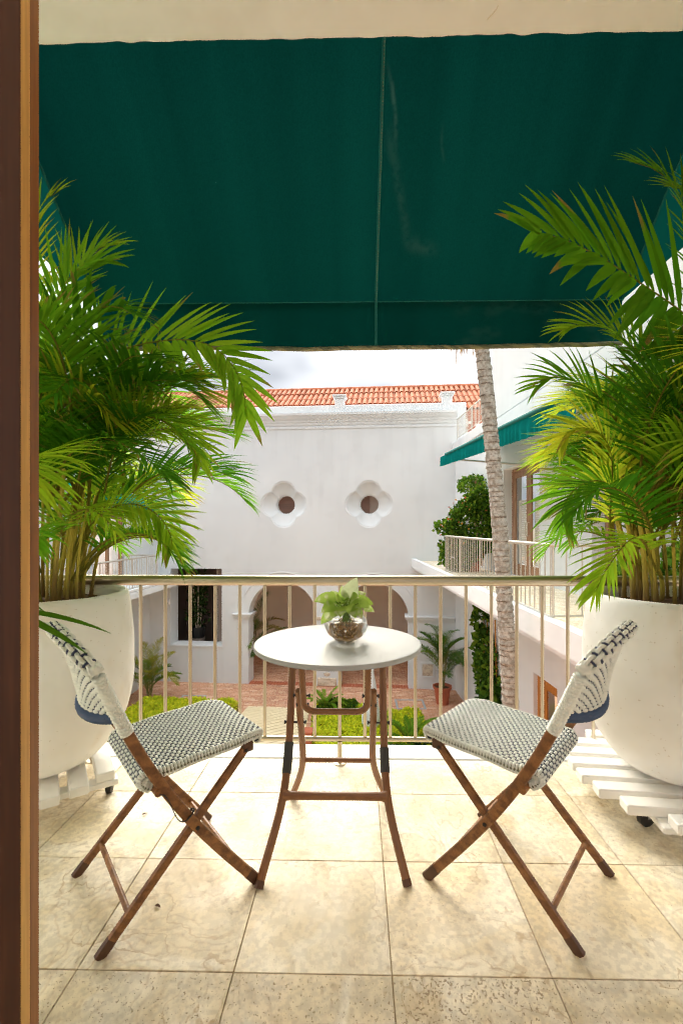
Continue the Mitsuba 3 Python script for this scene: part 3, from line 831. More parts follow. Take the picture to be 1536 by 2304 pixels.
def frond_geo(p, nleaf, L, W, rg, base, side_up=None, start=0.26, lift=0.35, droop=0.30, nseg=5, a0=62, a1=24, r0=0.006, lenprof=(0.55, 0.95, 1.0, 0.85, 0.42)):
    """A pinnate frond along the rachis p: (rachis, [(blade, colours)])."""
    p = np.asarray(p)
    t = tangents(p)
    ar = np.r_[0, np.cumsum(np.linalg.norm(np.diff(p, axis=0), axis=1))]; ar /= ar[-1]
    rach = tube(p, np.interp(ar, [0, 1], [r0, 0.0012]), 6)
    out = []
    for i in range(nleaf):
        s = start + (1 - start) * (i + 0.5) / nleaf
        for sd in (-1, 1):
            ss = min(1, s + rg.uniform(-0.006, 0.006) + (0.004 if sd > 0 else 0))
            c = np.array([np.interp(ss, ar, p[:, k]) for k in range(3)])
            tt = nrm(np.array([np.interp(ss, ar, t[:, k]) for k in range(3)]))
            up = np.array([0, 0, 1.0]) if side_up is None else np.asarray(side_up)
            b = nrm(np.cross(tt, up)); m = np.cross(b, tt)
            f = (s - start) / (1 - start)
            a = math.radians(a0 + (a1 - a0) * f + rg.normal(0, 3.5))
            d = math.cos(a) * tt + math.sin(a) * (sd * b * math.cos(lift) + m * math.sin(lift)) + rg.normal(0, 0.045, 3)
            ll = L * np.interp(f, np.linspace(0, 1, len(lenprof)), lenprof) * rg.uniform(0.92, 1.06)
            n = nrm(m * math.cos(lift) - sd * b * math.sin(lift))
            bl = blade(c, d, n, ll, W * rg.uniform(.85, 1.1), droop * rg.uniform(.6, 1.5), nseg, 0.35)
            out.append((bl, leaf_color(rg, base, len(bl[0]), 0.8 if rg.random() < 0.2 else 0.0)))
    return rach, out


RACH = np.array([0.30, 0.27, 0.05])


def arch_curve(p0, az, el0, el1, L, n=22, pw=1.3):
    s = np.linspace(0, 1, n)
    el = np.radians(el0 + (el1 - el0) * s ** pw)
    az = az + np.linspace(0, 0.25, n) * math.sin(az * 7)
    d = np.stack([np.cos(el) * np.cos(az), np.cos(el) * np.sin(az), np.sin(el)], 1)
    return np.vstack([[p0], np.asarray(p0) + np.cumsum(d[:-1] * L / (n - 1), axis=0)])


def put_frond(parent, geo, label=None):
    mb = MB().add(geo[0], RACH)
    for bl, c in geo[1]: mb.add(bl, c)
    return put('frond', mb.vf(), 'mat_leaf', parent, smooth=True, color=mb.col(), label=label)


def put_hero(parent, geo, label):
    k = put('frond', geo[0], 'mat_leaf', parent, smooth=True, color=np.repeat(RACH[None], len(geo[0][0]), 0), label=label)
    for bl, c in geo[1]: put('leaflet', bl, 'mat_leaf', k, smooth=True, color=c)
    return k


POT = smoothprof([(0.0, 0.132), (0.12, 0.134), (0.21, 0.165), (0.285, 0.25), (0.335, 0.37), (0.353, 0.50), (0.353, 0.62), (0.344, 0.75), (0.329, 0.846), (0.324, 0.858), (0.308, 0.858), (0.302, 0.85), (0.294, 0.78)], 60)


def pot_and_dolly(c, potlabel, dollylabel, R, ang, phase, casters):
    pt = thing('planter_pot', potlabel, 'pot', 'large white concrete pots')
    v, f = lathe(POT, 90, (c[0], c[1], 0))
    v[:, 2] += 0.006 * (meshkit.fbm(v * 5, 3, 6) - .5)
    put('shell', (v, f), 'mat_pot', pt, smooth=50)
    sv = lathe([(0.294, 0.795), (0.24, 0.815), (0.12, 0.822), (0.0, 0.826)], 60, (c[0], c[1], 0))
    sv[0][:, 2] += 0.03 * (meshkit.fbm(sv[0] * 25, 3, 9) - .5)
    put('soil', (sv[0], sv[1][:, ::-1]), 'mat_soil', pt, smooth=True)
    dl = thing('plant_dolly', dollylabel, 'plant dolly', 'white slatted plant dollies')
    w = 0.068
    xs = np.arange(-R + 0.03 + phase, R, 0.098)
    loc = lambda vf: (rotz(vf[0], ang, (c[0], c[1], 0)), vf[1])
    for x in xs:
        h = math.sqrt(max(R * R - min(abs(x) - 0.0, R) ** 2, 0.02)) + 0.01
        put('slat', loc(cbox((x - w / 2, -h, 0.094), (x + w / 2, h, 0.131), 0.004)), 'mat_white_paint', dl)
    for y in (-0.2, 0.2):
        put('cross_bar', loc(cbox((-R * 0.86, y - 0.03, 0.070), (R * 0.86, y + 0.03, 0.0935), 0.004)), 'mat_white_paint', dl)
    for a in np.radians(casters):
        x, y = c[0] + 0.275 * math.cos(a), c[1] + 0.275 * math.sin(a)
        cs = put('caster', loc_free(MB().add(cbox((-0.016, -0.004, 0.032), (-0.0135, 0.024, 0.069), 0.001)).add(cbox((0.0135, -0.004, 0.032), (0.016, 0.024, 0.069), 0.001)).add(cbox((-0.016, -0.012, 0.0655), (0.016, 0.026, 0.0695), 0.001)).vf(), x, y, a * 3), 'mat_grey_metal', dl)
        put('wheel', loc_free(MB().add(tube([(-0.0115, 0, 0.0335), (-0.0095, 0, 0.0335), (0.0095, 0, 0.0335), (0.0115, 0, 0.0335)], [0.029, 0.0335, 0.0335, 0.029], 28)).vf(), x, y, a * 3), 'mat_rubber', cs)
    return pt


def loc_free(vf, x, y, a):
    return rotz(vf[0], a, (x, y, 0)), vf[1]


LP, RP = (-1.33, 1.95), (1.32, 1.95)
pot_and_dolly(LP, 'left smooth white concrete pot with rounded bottom beside the door frame', 'left white slatted dolly with casters under the pot by the door frame', 0.305, 0.60, 0.0, (5, 95, 185, 275))
pot_and_dolly(RP, 'right speckled white concrete pot with rounded bottom near the right chair', 'right white dolly of stepped slats on black casters', 0.40, math.pi / 2 - 0.10, 0.02, (215, 158, 35, -22))


def areca(name, label, c, seed, ncane, nper, lo, hi, Lf, hero, keep, extra):
    rg = np.random.default_rng(seed)
    k = thing(name, label, 'palm', 'potted areca palms on the balcony')
    for i in range(ncane):
        az = i * 2.399963 + rg.uniform(-.3, .3)
        r = 0.03 + 0.165 * math.sqrt((i + 0.5) / ncane)
        b = np.array([c[0] + r * math.cos(az), c[1] + r * math.sin(az), 0.80])
        h = rg.uniform(lo, hi) if rg.random() < 0.7 else rg.uniform(hi, hi + 0.35)
        lean = rg.uniform(0.10, 0.30)
        top = b + np.array([math.cos(az) * h * lean, math.sin(az) * h * lean, h])
        mid = (b + top) / 2 + np.array([-math.cos(az), -math.sin(az), 0]) * 0.02
        cv = spline([b, mid, top], 14)
        rad = rg.uniform(0.0055, 0.0090)
        tc = np.linspace(0, 1, 14)
        mb = MB()
        tv, tf = tube(cv, rad * np.interp(tc, [0, .15, 1], [1.5, 1.05, 0.75]) * (1 + 0.07 * (np.arange(14) % 3 == 0)), 8)
        hh = np.clip((tv[:, 2:] - 0.80) / h, 0, 1)
        w = np.clip(hh * 2.6 - 0.10 + 0.25 * (meshkit.fbm(tv * 30, 2, 3)[:, None] - .5), 0, 1)
        col = np.array([0.13, 0.06, 0.02]) * (1 - w) + np.array([0.52, 0.43, 0.05]) * w
        put('cane', (tv, tf), 'mat_vc', k, smooth=True, color=np.clip(col, 0, 1))
        for q in range(nper):
            a2 = az + rg.normal(0, 0.75) + (q - (nper - 1) / 2) * 0.9
            el0 = rg.uniform(58, 86)
            L = Lf * rg.uniform(0.62, 1.1)
            el1 = rg.uniform(-62, -5)
            p = arch_curve(top - [0, 0, rg.uniform(0, 0.25) * h], a2, el0, el1, L)
            if not keep(p): continue
            base = GREENS[rg.choice(4, p=[.25, .33, .27, .15])]
            geo = frond_geo(p, rg.integers(28, 40), 0.29 * rg.uniform(.8, 1.15), 0.0118, rg, base, lift=rg.uniform(.15, .6), droop=rg.uniform(.15, .5))
            put_frond(k, geo)
    for i in range(14):
        az = i * 2.399963 + 0.4
        b = np.array([c[0] + 0.14 * math.cos(az), c[1] + 0.14 * math.sin(az), 0.88 + 0.12 * rg.random()])
        p = arch_curve(b, az + rg.normal(0, .3), rg.uniform(50, 72), rg.uniform(-75, -40), rg.uniform(0.45, 0.66))
        if keep(p): put_frond(k, frond_geo(p, 22, 0.20, 0.012, rg, GREENS[rg.choice(4, p=[.2, .3, .3, .2])], droop=.4))
    for pts, ci, nl, ll, up in extra:
        rg3 = np.random.default_rng(seed + 77 + nl)
        put_frond(k, frond_geo(spline(pts, 26), nl, ll, 0.0145, rg3, GREENS[ci], side_up=up, lift=0.25, droop=0.30, start=0.28))
    for pts, kw, lab in hero:
        rg2 = np.random.default_rng(seed + 5)
        put_hero(k, frond_geo(spline(pts, 34), rg=rg2, **kw), lab)
    return k


def keep_left(p):
    # no leaf hangs in the doorway, and none through the table or the awning
    q = p[(p[:, 1] < 1.15)]
    if len(q) and (q[:, 0] > -1.02).any(): return False
    if (p[:, 0] > -0.55).any(): return False
    return not ((p[:, 2] > Z1 + (Z2 - Z1) * (p[:, 1] - Y1) / (Y2 - Y1) - 0.15) & (abs(p[:, 0]) < 1.5)).any()


def keep_right(p):
    if ((p[:, 2] > 1.80) & (p[:, 1] < 2.0) & (p[:, 0] < 1.6)).any(): return False
    q = p[(p[:, 1] < 1.2)]
    if len(q) and (q[:, 0] < 0.95).any(): return False
    if (p[:, 0] < 0.93).any(): return False
    return not ((p[:, 2] > Z1 + (Z2 - Z1) * (p[:, 1] - Y1) / (Y2 - Y1) - 0.15) & (abs(p[:, 0]) < 1.5)).any()


heroL = [([px(120, 1180, 1.95), px(180, 900, 1.92), px(250, 795, 1.86), px(330, 768, 1.80), px(430, 763, 1.74), px(495, 790, 1.70), px(535, 845, 1.68), px(552, 925, 1.67)],
          dict(nleaf=32, L=0.29, W=0.025, base=(0.22, 0.46, 0.02), side_up=(0.15, -0.9, 0.35), start=0.30, lift=0.10, droop=0.12, a0=66, a1=22, nseg=6, lenprof=(0.8, 1.0, 0.9, 0.7, 0.5)), 'bright green arching frond with cut leaflet ends'),
         ([px(60, 1000, 1.9), px(95, 760, 1.9), px(125, 655, 1.88), px(170, 598, 1.86), px(240, 580, 1.84)],
          dict(nleaf=22, L=0.26, W=0.018, base=(0.16, 0.38, 0.02), side_up=(0.1, -0.9, 0.4), start=0.35, lift=0.2, droop=0.10, a0=60, a1=18, nseg=6), None)]
heroR = [([px(1520, 1280, 1.92), px(1590, 1050, 1.90), px(1612, 840, 1.85), px(1545, 728, 1.78), px(1450, 655, 1.70), px(1350, 588, 1.60), px(1270, 547, 1.53), px(1195, 528, 1.47)],
          dict(nleaf=34, L=0.45, W=0.038, base=(0.10, 0.29, 0.012), side_up=(-0.1, -0.92, 0.3), start=0.34, lift=0.08, droop=0.16, a0=78, a1=30, nseg=8, lenprof=(0.8, 1.0, 0.85, 0.62, 0.34)), 'large deep green frond spread flat before the awning')]
UPC = (0.05, -0.75, 0.65)
extraL = [([px(170, 1260, 1.95), px(230, 1080, 1.93), px(320, 980, 1.9), px(400, 965, 1.87), px(448, 1040, 1.85)], 2, 36, 0.24, UPC),
          ([px(150, 1280, 1.95), px(200, 1180, 1.9), px(270, 1135, 1.86), px(340, 1150, 1.82), px(385, 1230, 1.80)], 2, 32, 0.22, UPC),
          ([px(140, 1200, 1.98), px(200, 1000, 1.97), px(300, 880, 1.95), px(400, 868, 1.93), px(470, 920, 1.92)], 1, 38, 0.25, None),
          ([px(160, 1150, 1.95), px(220, 950, 1.95), px(300, 850, 1.97), px(380, 838, 2.0), px(450, 850, 2.02)], 1, 38, 0.25, UPC),
          ([px(100, 1180, 1.8), px(150, 1020, 1.65), px(230, 985, 1.55), px(310, 1020, 1.5), px(375, 1075, 1.46)], 0, 30, 0.24, None),
          ([px(60, 1150, 1.8), px(80, 900, 1.65), px(130, 760, 1.5), px(210, 690, 1.42), px(290, 700, 1.36)], 0, 30, 0.26, None),
          ([px(80, 1100, 2.0), px(110, 800, 2.0), px(150, 640, 2.0), px(200, 560, 2.0), px(250, 545, 2.0)], 2, 34, 0.26, UPC),
          ([px(20, 1150, 1.95), px(30, 800, 1.95), px(55, 560, 1.95), px(85, 450, 1.93), px(125, 420, 1.92)], 3, 30, 0.24, UPC)]
extraR = [([px(1440, 1290, 1.9), px(1400, 1150, 1.85), px(1350, 1085, 1.8), px(1290, 1100, 1.76), px(1262, 1190, 1.75)], 1, 30, 0.22, UPC),
          ([px(1430, 1270, 1.9), px(1370, 1080, 1.86), px(1350, 985, 1.82), px(1295, 965, 1.79), px(1255, 1000, 1.78)], 3, 34, 0.22, UPC),
          ([px(1450, 1250, 1.95), px(1400, 1000, 1.94), px(1320, 880, 1.93), px(1250, 850, 1.92), px(1205, 870, 1.92)], 1, 34, 0.24, UPC),
          ([px(1470, 1280, 1.8), px(1420, 1130, 1.6), px(1350, 1100, 1.5), px(1290, 1150, 1.45)], 0, 28, 0.22, None),
          ([px(1500, 1180, 1.95), px(1470, 900, 1.94), px(1400, 770, 1.93), px(1330, 735, 1.92), px(1270, 745, 1.92)], 2, 36, 0.25, UPC),
          ([px(1570, 1200, 1.98), px(1590, 850, 1.98), px(1560, 560, 1.97), px(1500, 420, 1.95), px(1420, 375, 1.93)], 1, 36, 0.26, UPC),
          ([px(1600, 1200, 2.0), px(1640, 850, 2.0), px(1630, 600, 2.0), px(1580, 470, 2.0), px(1500, 430, 2.0)], 2, 36, 0.28, UPC),
          ([px(1480, 1300, 1.85), px(1440, 1220, 1.7), px(1410, 1215, 1.6), px(1365, 1270, 1.55), px(1335, 1330, 1.53)], 2, 26, 0.20, None)]
leftp = areca('areca_palm', 'dense areca palm of many canes in the left white pot', LP, 11, 36, 2, 0.16, 0.60, 0.88, heroL, keep_left, extraL)
areca('areca_palm', 'broad areca palm with a large flat frond in the right white pot', RP, 29, 36, 5, 0.16, 0.60, 0.92, heroR, keep_right, extraR)

lowr = spline([(-1.20, 1.76, 0.84), (-1.12, 1.52, 1.00), (-1.01, 1.32, 0.99), (-0.90, 1.17, 0.925)], 20)
lr = MB().add(tube(lowr, np.linspace(0.005, 0.002, 20), 6), RACH)
for q, (dx, dy, dz), ll in ((1.0, (1, -0.10, -0.10), 0.30), (1.0, (1, -0.2, -0.32), 0.27), (0.97, (0.9, -0.5, 0.05), 0.2), (0.9, (0.1, -1, -0.2), 0.24), (0.85, (-0.6, -0.9, 0.0), 0.25), (0.8, (0.3, -1, 0.1), 0.25), (0.72, (-0.8, -0.6, 0.1), 0.25)):
    bb_ = blade(lowr[int(q * 19)], (dx, dy, dz), (0.1, -0.3, 1), ll, 0.024, 0.22, 7, 0.3)
    lr.add(bb_, np.array([0.07, 0.17, 0.012]))
put('frond', lr.vf(), 'mat_leaf', leftp, smooth=True, color=lr.col(), label='low frond whose leaflets hang over the left chair back')

# ------------------------------------------------------------------ the courtyard: ground, far building, side buildings
GZ = -4.40
gp = sbox(-70, -30, 70, 90)
grd = put('ground', slab(gp, GZ - 0.3, GZ), 'mat_brick')
struct(grd)
band = MB()
TH = math.radians(4.0)
P0, ES, BK = np.array([0, 16.2, 0.0]), np.array([math.cos(TH), -math.sin(TH), 0]), np.array([math.sin(TH), math.cos(TH), 0])
fw = lambda s, d=0.0, z=0.0: P0 + ES * s + BK * d + np.array([0, 0, z])


def s_of(u, d=0.0):
    r = (u - 803) / 1050
    return (r * (P0[1] + BK[1] * d) - BK[0] * d) / (ES[0] - r * ES[1])


def fbox(s0, s1, d0, d1, z0, z1, ch=0.01):
    v, f = cbox((s0, d0, z0), (s1, d1, z1), ch)
    return P0 + v[:, :1] * ES + v[:, 1:2] * BK + v[:, 2:] * np.array([0, 0, 1.0]), f


# a band of headers where the arcade begins: bricks of their own
for i in range(64):
    s = -4.0 + 0.1 * i
    put('brick', fbox(s + 0.006, s + 0.094, -0.02 + 0.004 * (i % 2), 0.33, GZ + 0.001, GZ + 0.008, 0.002), 'mat_terracotta', grd)

far = thing('courtyard_building', 'long white stucco building across the courtyard with two quatrefoil windows', 'building')
SL, SR, TOPZ = -9.5, 3.72, 5.42
wallp = sbox(SL, GZ - 0.2, SR, 4.85)
win = (s_of(380), s_of(497), 1.13 - (1456 - 1188) / 1050 * 16.45, 1.13 - (1281 - 1188) / 1050 * 16.45)
zs_ = 1.13 - (1388 - 1188) / 1050 * 16.3
arches = []
for u, r in ((634, 78), (841, 76)):
    s, R = s_of(u), r / 1050 * 16.3
    arches.append((s, R))
    wallp = wallp.difference(unary_union([sbox(s - R, GZ - 1, s + R, zs_), Point(s, zs_).buffer(R, 48)]))
wallp = wallp.difference(sbox(win[0], win[2], win[1], win[3]))


def quatre(s, z, R):
    k = 0.56
    lobes = [Point(s + dx * R * (1 - k) * 1.0, z + dz * R * (1 - k)).buffer(R * k, 32) for dx, dz in ((1, 0), (-1, 0), (0, 1), (0, -1))]
    return unary_union(lobes + [Point(s, z).buffer(R * 0.62, 32)])


qz = 1.13 + (1188 - 1134) / 1050 * 16.2
quats = [(s_of(637), qz), (s_of(829.5), qz)]
QR = 54 / 1050 * 16.2
for s, z in quats: wallp = wallp.difference(quatre(s, z, QR))
wallp2 = wallp
put('wall', panel(wallp, 0.62, fw(0), ES, BK), 'mat_stucco', far)
# label mouldings over the arches, imposts, cornice, parapet and pedestals
for s, R in arches:
    a = np.linspace(math.radians(28), math.radians(152), 40)
    for rr, w in ((R + 0.33, 0.022),):
        put('arch_moulding', tube([fw(s + rr * math.cos(t), -0.004, zs_ + rr * math.sin(t)) for t in a], w, 8), 'mat_trim', far, smooth=True)


def profile_bar(s0, s1, prof, name, base_d=0.0, parent=far, mat='mat_trim'):
    """A moulding: profile points (out from the wall, z), closed at the wall."""
    pr = [(0.0, prof[0][1])] + list(prof) + [(0.0, prof[-1][1])]
    poly = Polygon([(-o, z) for o, z in pr])
    m = trimesh.creation.extrude_polygon(poly, s1 - s0, engine='earcut')
    v = np.array(m.vertices)
    w = P0 + ES * (s0 + v[:, 2:]) + BK * (v[:, :1] + base_d) + np.array([0, 0, 1.0]) * v[:, 1:2]
    return put(name, (w, np.array(m.faces)), mat, parent, smooth=30)


cor = [(0.03, 4.72), (0.05, 4.76), (0.05, 4.80), (0.09, 4.83), (0.10, 4.88), (0.17, 4.93), (0.20, 4.99), (0.26, 5.03), (0.27, 5.10), (0.24, 5.11)]
profile_bar(SL, s_of(1026), cor, 'cornice')
profile_bar(SL, SR, [(0.035, 4.60), (0.04, 4.63), (0.04, 4.66), (0.02, 4.68)], 'string_course')
put('parapet', fbox(SL, SR, 0.002, 0.40, 4.85, TOPZ, 0.03), 'mat_trim', far)
for u in (763, 1005):
    s = s_of(u)
    pk = put('pedestal', fbox(s - 0.16, s + 0.16, -0.05, 0.36, 5.112, TOPZ + 0.22, 0.02), 'mat_trim', far)
    put('cap', MB().add(fbox(s - 0.2, s + 0.2, -0.09, 0.40, TOPZ + 0.221, TOPZ + 0.29, 0.02)).add(fbox(s - 0.24, s + 0.24, -0.13, 0.44, TOPZ + 0.29, TOPZ + 0.34, 0.015)).vf(), 'mat_trim', pk)
# quatrefoil windows: stepped rim, concave funnel, round dark opening
qa = np.linspace(0, 2 * np.pi, 144, endpoint=False)
for qi, (s, z) in enumerate(quats):
    poly = quatre(s, z, QR)
    rays = []
    for a in qa:
        ln = LineString([(s, z), (s + 3 * math.cos(a), z + 3 * math.sin(a))]).intersection(poly)
        rays.append(ln.length)
    rays = np.array(rays)
    rc = 20.5 / 1050 * 16.5
    rings = [(1.004, 0.0), (0.965, 0.03), (0.93, 0.032), (0.90, 0.085), (0.84, 0.14), (0.72, 0.22), (0.55, 0.29)]
    V = [np.stack([s + rays * k * np.cos(qa), z + rays * k * np.sin(qa), np.full(144, d)], 1) for k, d in rings]
    for k, d in ((0.5, 0.34), (1.0, 0.40)):
        rr = (1 - k) * rays * 0.5 + k * rc if k < 1 else np.full(144, rc)
        V.append(np.stack([s + rr * np.cos(qa), z + rr * np.sin(qa), np.full(144, d)], 1))
    V.append(np.stack([s + rc * np.cos(qa), z + rc * np.sin(qa), np.full(144, 0.60)], 1))
    V = np.vstack(V)
    w = P0 + V[:, :1] * ES + V[:, 2:] * BK + V[:, 1:2] * np.array([0, 0, 1.0])
    n = 144
    i, j = np.meshgrid(np.arange(len(rings) + 2), np.arange(n), indexing='ij')
    q = np.stack([i * n + j, i * n + (j + 1) % n, (i + 1) * n + (j + 1) % n, (i + 1) * n + j], -1).reshape(-1, 4)
    qk = put('quatrefoil_window', (w, q), 'mat_trim', far, smooth=35)
    sh = MB().add(fbox(s - 0.5, s + (0.0 if qi else 0.5), 0.64, 0.68, z - 0.5, z + 0.5, 0.004))
    put('shutter', sh.vf(), 'mat_shutter', qk)
    if qi:
        put('shutter', fbox(s - 0.03, s + 0.5, 0.70, 0.74, z - 0.5, z + 0.5, 0.004), 'mat_dark_room', qk)
# column between the arches, piers' imposts
sc = s_of(735)
col = smoothprof([(0.30, GZ + 0.30), (0.31, GZ + 0.34), (0.33, GZ + 0.40), (0.33, GZ + 0.46), (0.28, GZ + 0.50), (0.25, GZ + 0.53), (0.23, GZ + 0.56), (0.215, GZ + 0.62), (0.21, GZ + 1.3), (0.20, zs_ - 0.32), (0.21, zs_ - 0.29), (0.24, zs_ - 0.26), (0.22, zs_ - 0.23), (0.26, zs_ - 0.16), (0.32, zs_ - 0.12)], 60)
cc = fw(sc, 0.31)
cm = MB().add(lathe(col, 40, (cc[0], cc[1], 0))).add(fbox(sc - 0.34, sc + 0.34, -0.03, 0.65, GZ, GZ + 0.299, 0.03)).add(fbox(sc - 0.37, sc + 0.37, -0.04, 0.66, zs_ - 0.12, zs_ - 0.002, 0.02))


def coral(p, n, uv):
    c = mix([0.66, 0.58, 0.46], [0.50, 0.41, 0.30], smoothstep(0.35, 0.7, fbm(p.x * 9, p.y * 9, p.z * 9, octaves=4)))
    return mix(c, [0.30, 0.23, 0.15], 0.6 * smoothstep(0.6, 0.72, fbm(p.x * 26, p.y * 26, p.z * 26, octaves=3)))


scene['mat_coral'] = pb(proc(coral), 0.9)
put('column', cm.vf(), 'mat_coral', far, smooth=40)
for s0, s1 in ((arches[0][0] - arches[0][1] - 0.50, arches[0][0] - arches[0][1] + 0.05), (arches[1][0] + arches[1][1] - 0.05, s_of(1022))):
    m = MB()
    for k, (o, z0, z1) in enumerate(((0.05, -0.10, -0.04), (0.085, -0.04, 0.02), (0.12, 0.02, 0.07))):
        m.add(fbox(s0 - o + 0.05, s1 + (o - 0.05 if s0 < 0 else 0), -o, 0.62 - 0.01 * k, zs_ + z0, zs_ + z1, 0.006))
    put('impost', m.vf(), 'mat_trim', far)
# arcade and room behind the wall
ar = MB()
ar.add(fbox(-5.2, 3.7, 4.4, 4.6, GZ - 0.1, -0.2)).add(fbox(-5.2, 3.7, 0.63, 4.39, -0.36, -0.2)).add(fbox(3.5, 3.7, 0.63, 4.39, GZ - 0.1, -0.365)).add(fbox(-5.0, -4.8, 0.63, 4.39, GZ - 0.1, -0.365))
put('arcade_wall', ar.vf(), 'mat_arcade', far)
rmm = MB()
rmm.add(fbox(-7.6, -5.2, 3.2, 3.3, GZ - 0.1, -0.12)).add(fbox(-7.8, -7.6, 0.63, 3.3, GZ - 0.1, -0.12)).add(fbox(-7.8, -5.2, 0.63, 3.3, -0.12, -0.02)).add(fbox(-5.215, -5.005, 0.63, 3.3, GZ - 0.1, -0.365))
put('window_room', rmm.vf(), 'mat_dark_room', far)
put('window_sill', fbox(win[0] - 0.03, win[1] + 0.03, -0.03, 0.60, win[2] - 0.07, win[2] - 0.002, 0.01), 'mat_stucco', far)
put('room_pillar', fbox(-5.75, -5.45, 1.9, 2.2, GZ, -0.405), 'mat_arcade', far)
# roof of clay barrel tiles
SLOPE = math.atan2(1.55, 2.5)
roof = put('roof', (lambda v, f: (P0 + v[:, :1] * ES + v[:, 1:2] * BK + v[:, 2:] * np.array([0, 0, 1.0]), f))(np.array([[SL, .6, 5.30], [4.9, .6, 5.30], [4.9, 3.1, 6.85], [SL, 3.1, 6.85], [4.9, 3.1, 4.9], [SL, 3.1, 4.9], [SL, .6, 4.9], [4.9, .6, 4.9]]), np.array([[0, 1, 2, 3], [3, 2, 4, 5], [0, 6, 7, 1], [1, 7, 4, 2], [0, 3, 5, 6]])), 'mat_roof_tile', far, smooth=False)
a = np.linspace(0, np.pi, 9)
rows_t = 4
tl0 = 2.5 / math.cos(SLOPE) / rows_t
va, vb = [], []
for rr, x in ((0.088, 0.0), (0.072, tl0 + 0.05)):
    ring = np.stack([rr * np.cos(a), np.full(9, x), rr * np.sin(a) + 0.012 * (x == 0.0)], 1)
    va.append(ring); vb.append(ring * [0.84, 1, 0.84])
Vt = np.vstack(va + vb)
ft = []
for i in range(8):
    ft += [[i, i + 1, 9 + i + 1, 9 + i], [18 + i, 27 + i, 27 + i + 1, 18 + i + 1], [i, 18 + i, 18 + i + 1, i + 1]]
tsh = mikit.ply((Vt, np.array(ft)), 'mat_roof_tile', smooth=30)
rj = np.random.default_rng(8)
for r in range(rows_t):
    for c in range(72):
        s = SL + 0.2 * c + 0.1
        if s > 4.85: continue
        m = np.eye(4)
        m[:3, 0] = ES; m[:3, 1] = BK * math.cos(SLOPE) + np.array([0, 0, 1]) * math.sin(SLOPE); m[:3, 2] = np.cross(m[:3, 0], m[:3, 1])
        m[:3, 3] = fw(s + rj.uniform(-.006, .006), 0.6 + r * tl0 * math.cos(SLOPE), 5.30 + r * tl0 * math.sin(SLOPE) + 0.012 * (r % 2) + rj.uniform(0, .008))
        put('tile', dict(tsh), None, roof, to_world=T(m.tolist()))
put('ridge', tube([fw(s, 3.1, 6.87 + 0.012 * (i % 2)) for i, s in enumerate(np.linspace(SL, 4.9, 60))], 0.10, 10), 'mat_roof_tile', far, smooth=True)

# ------------------------------------------------------------------ right building
WA = math.atan(0.05)
EA, OUT = np.array([-math.sin(WA), math.cos(WA), 0]), np.array([-math.cos(WA), -math.sin(WA), 0])
RO = np.array([3.35, 15.8, 0]) - EA * (15.8 / math.cos(WA))
UPV = np.array([0, 0, 1.0])
rw = lambda a, o=0.0, z=0.0: RO + EA * (a / math.cos(WA)) + OUT * o + UPV * z


def rbox(a0, a1, o0, o1, z0, z1, ch=0.01):
    v, f = cbox((a0, o0, z0), (a1, o1, z1), ch)
    return RO + (v[:, :1] / math.cos(WA)) * EA + v[:, 1:2] * OUT + v[:, 2:] * UPV, f


rb = thing('side_building', 'white two storey building along the right of the courtyard with a balcony', 'building')
low_w = sbox(3.2, GZ - 0.2, 16.2, -0.02).difference(sbox(8.72, GZ - 1, 9.75, -1.86))
up_w = sbox(3.2, -0.02, 16.2, 3.9).difference(unary_union([sbox(9.46, 0.0, 11.45, 2.55), sbox(5.7, 0.0, 7.55, 2.55), sbox(13.0, 0.0, 14.5, 2.62)]))
put('wall', MB().add(panel(unary_union([low_w, up_w]), 0.45, RO, EA / math.cos(WA), -OUT)).vf(), 'mat_stucco', rb)
put('upper_block', rbox(4.6, 12.3, -5, 0.002, 3.902, 6.6, 0.02), 'mat_stucco', rb)
put('terrace_slab', rbox(12.302, 16.0, -5, 0.10, 3.72, 4.02, 0.02), 'mat_stucco', rb)
sxe = lambda y: 2.19 - 0.0275 * (y - 4.5)
sp = Polygon([(sxe(4.0), 4.0), (sxe(16.12), 16.12), (rw(16.12)[0] + 0.1, 16.12), (rw(4.0)[0] + 0.2, 4.0)])
put('balcony_slab', slab(sp, -0.20, -0.004), 'mat_stucco', rb, smooth=False)
put('balcony_tiles', slab(sp.buffer(-0.02), -0.0035, 0.0), 'mat_travertine', rb, smooth=False)
kb = Polygon([(sxe(4.0), 4.0), (sxe(16.1), 16.1), (sxe(16.1) + 0.14, 16.1), (sxe(4.0) + 0.14, 4.0)])
put('slab_kerb', slab(kb, -0.21, 0.075), 'mat_stucco', rb, smooth=False)
put('slab_moulding', slab(Polygon([(sxe(4) + 0.05, 4), (sxe(16.1) + 0.05, 16.1), (sxe(16.1) + 0.25, 16.1), (sxe(4) + 0.25, 4)]), -0.28, -0.211), 'mat_stucco', rb, smooth=False)


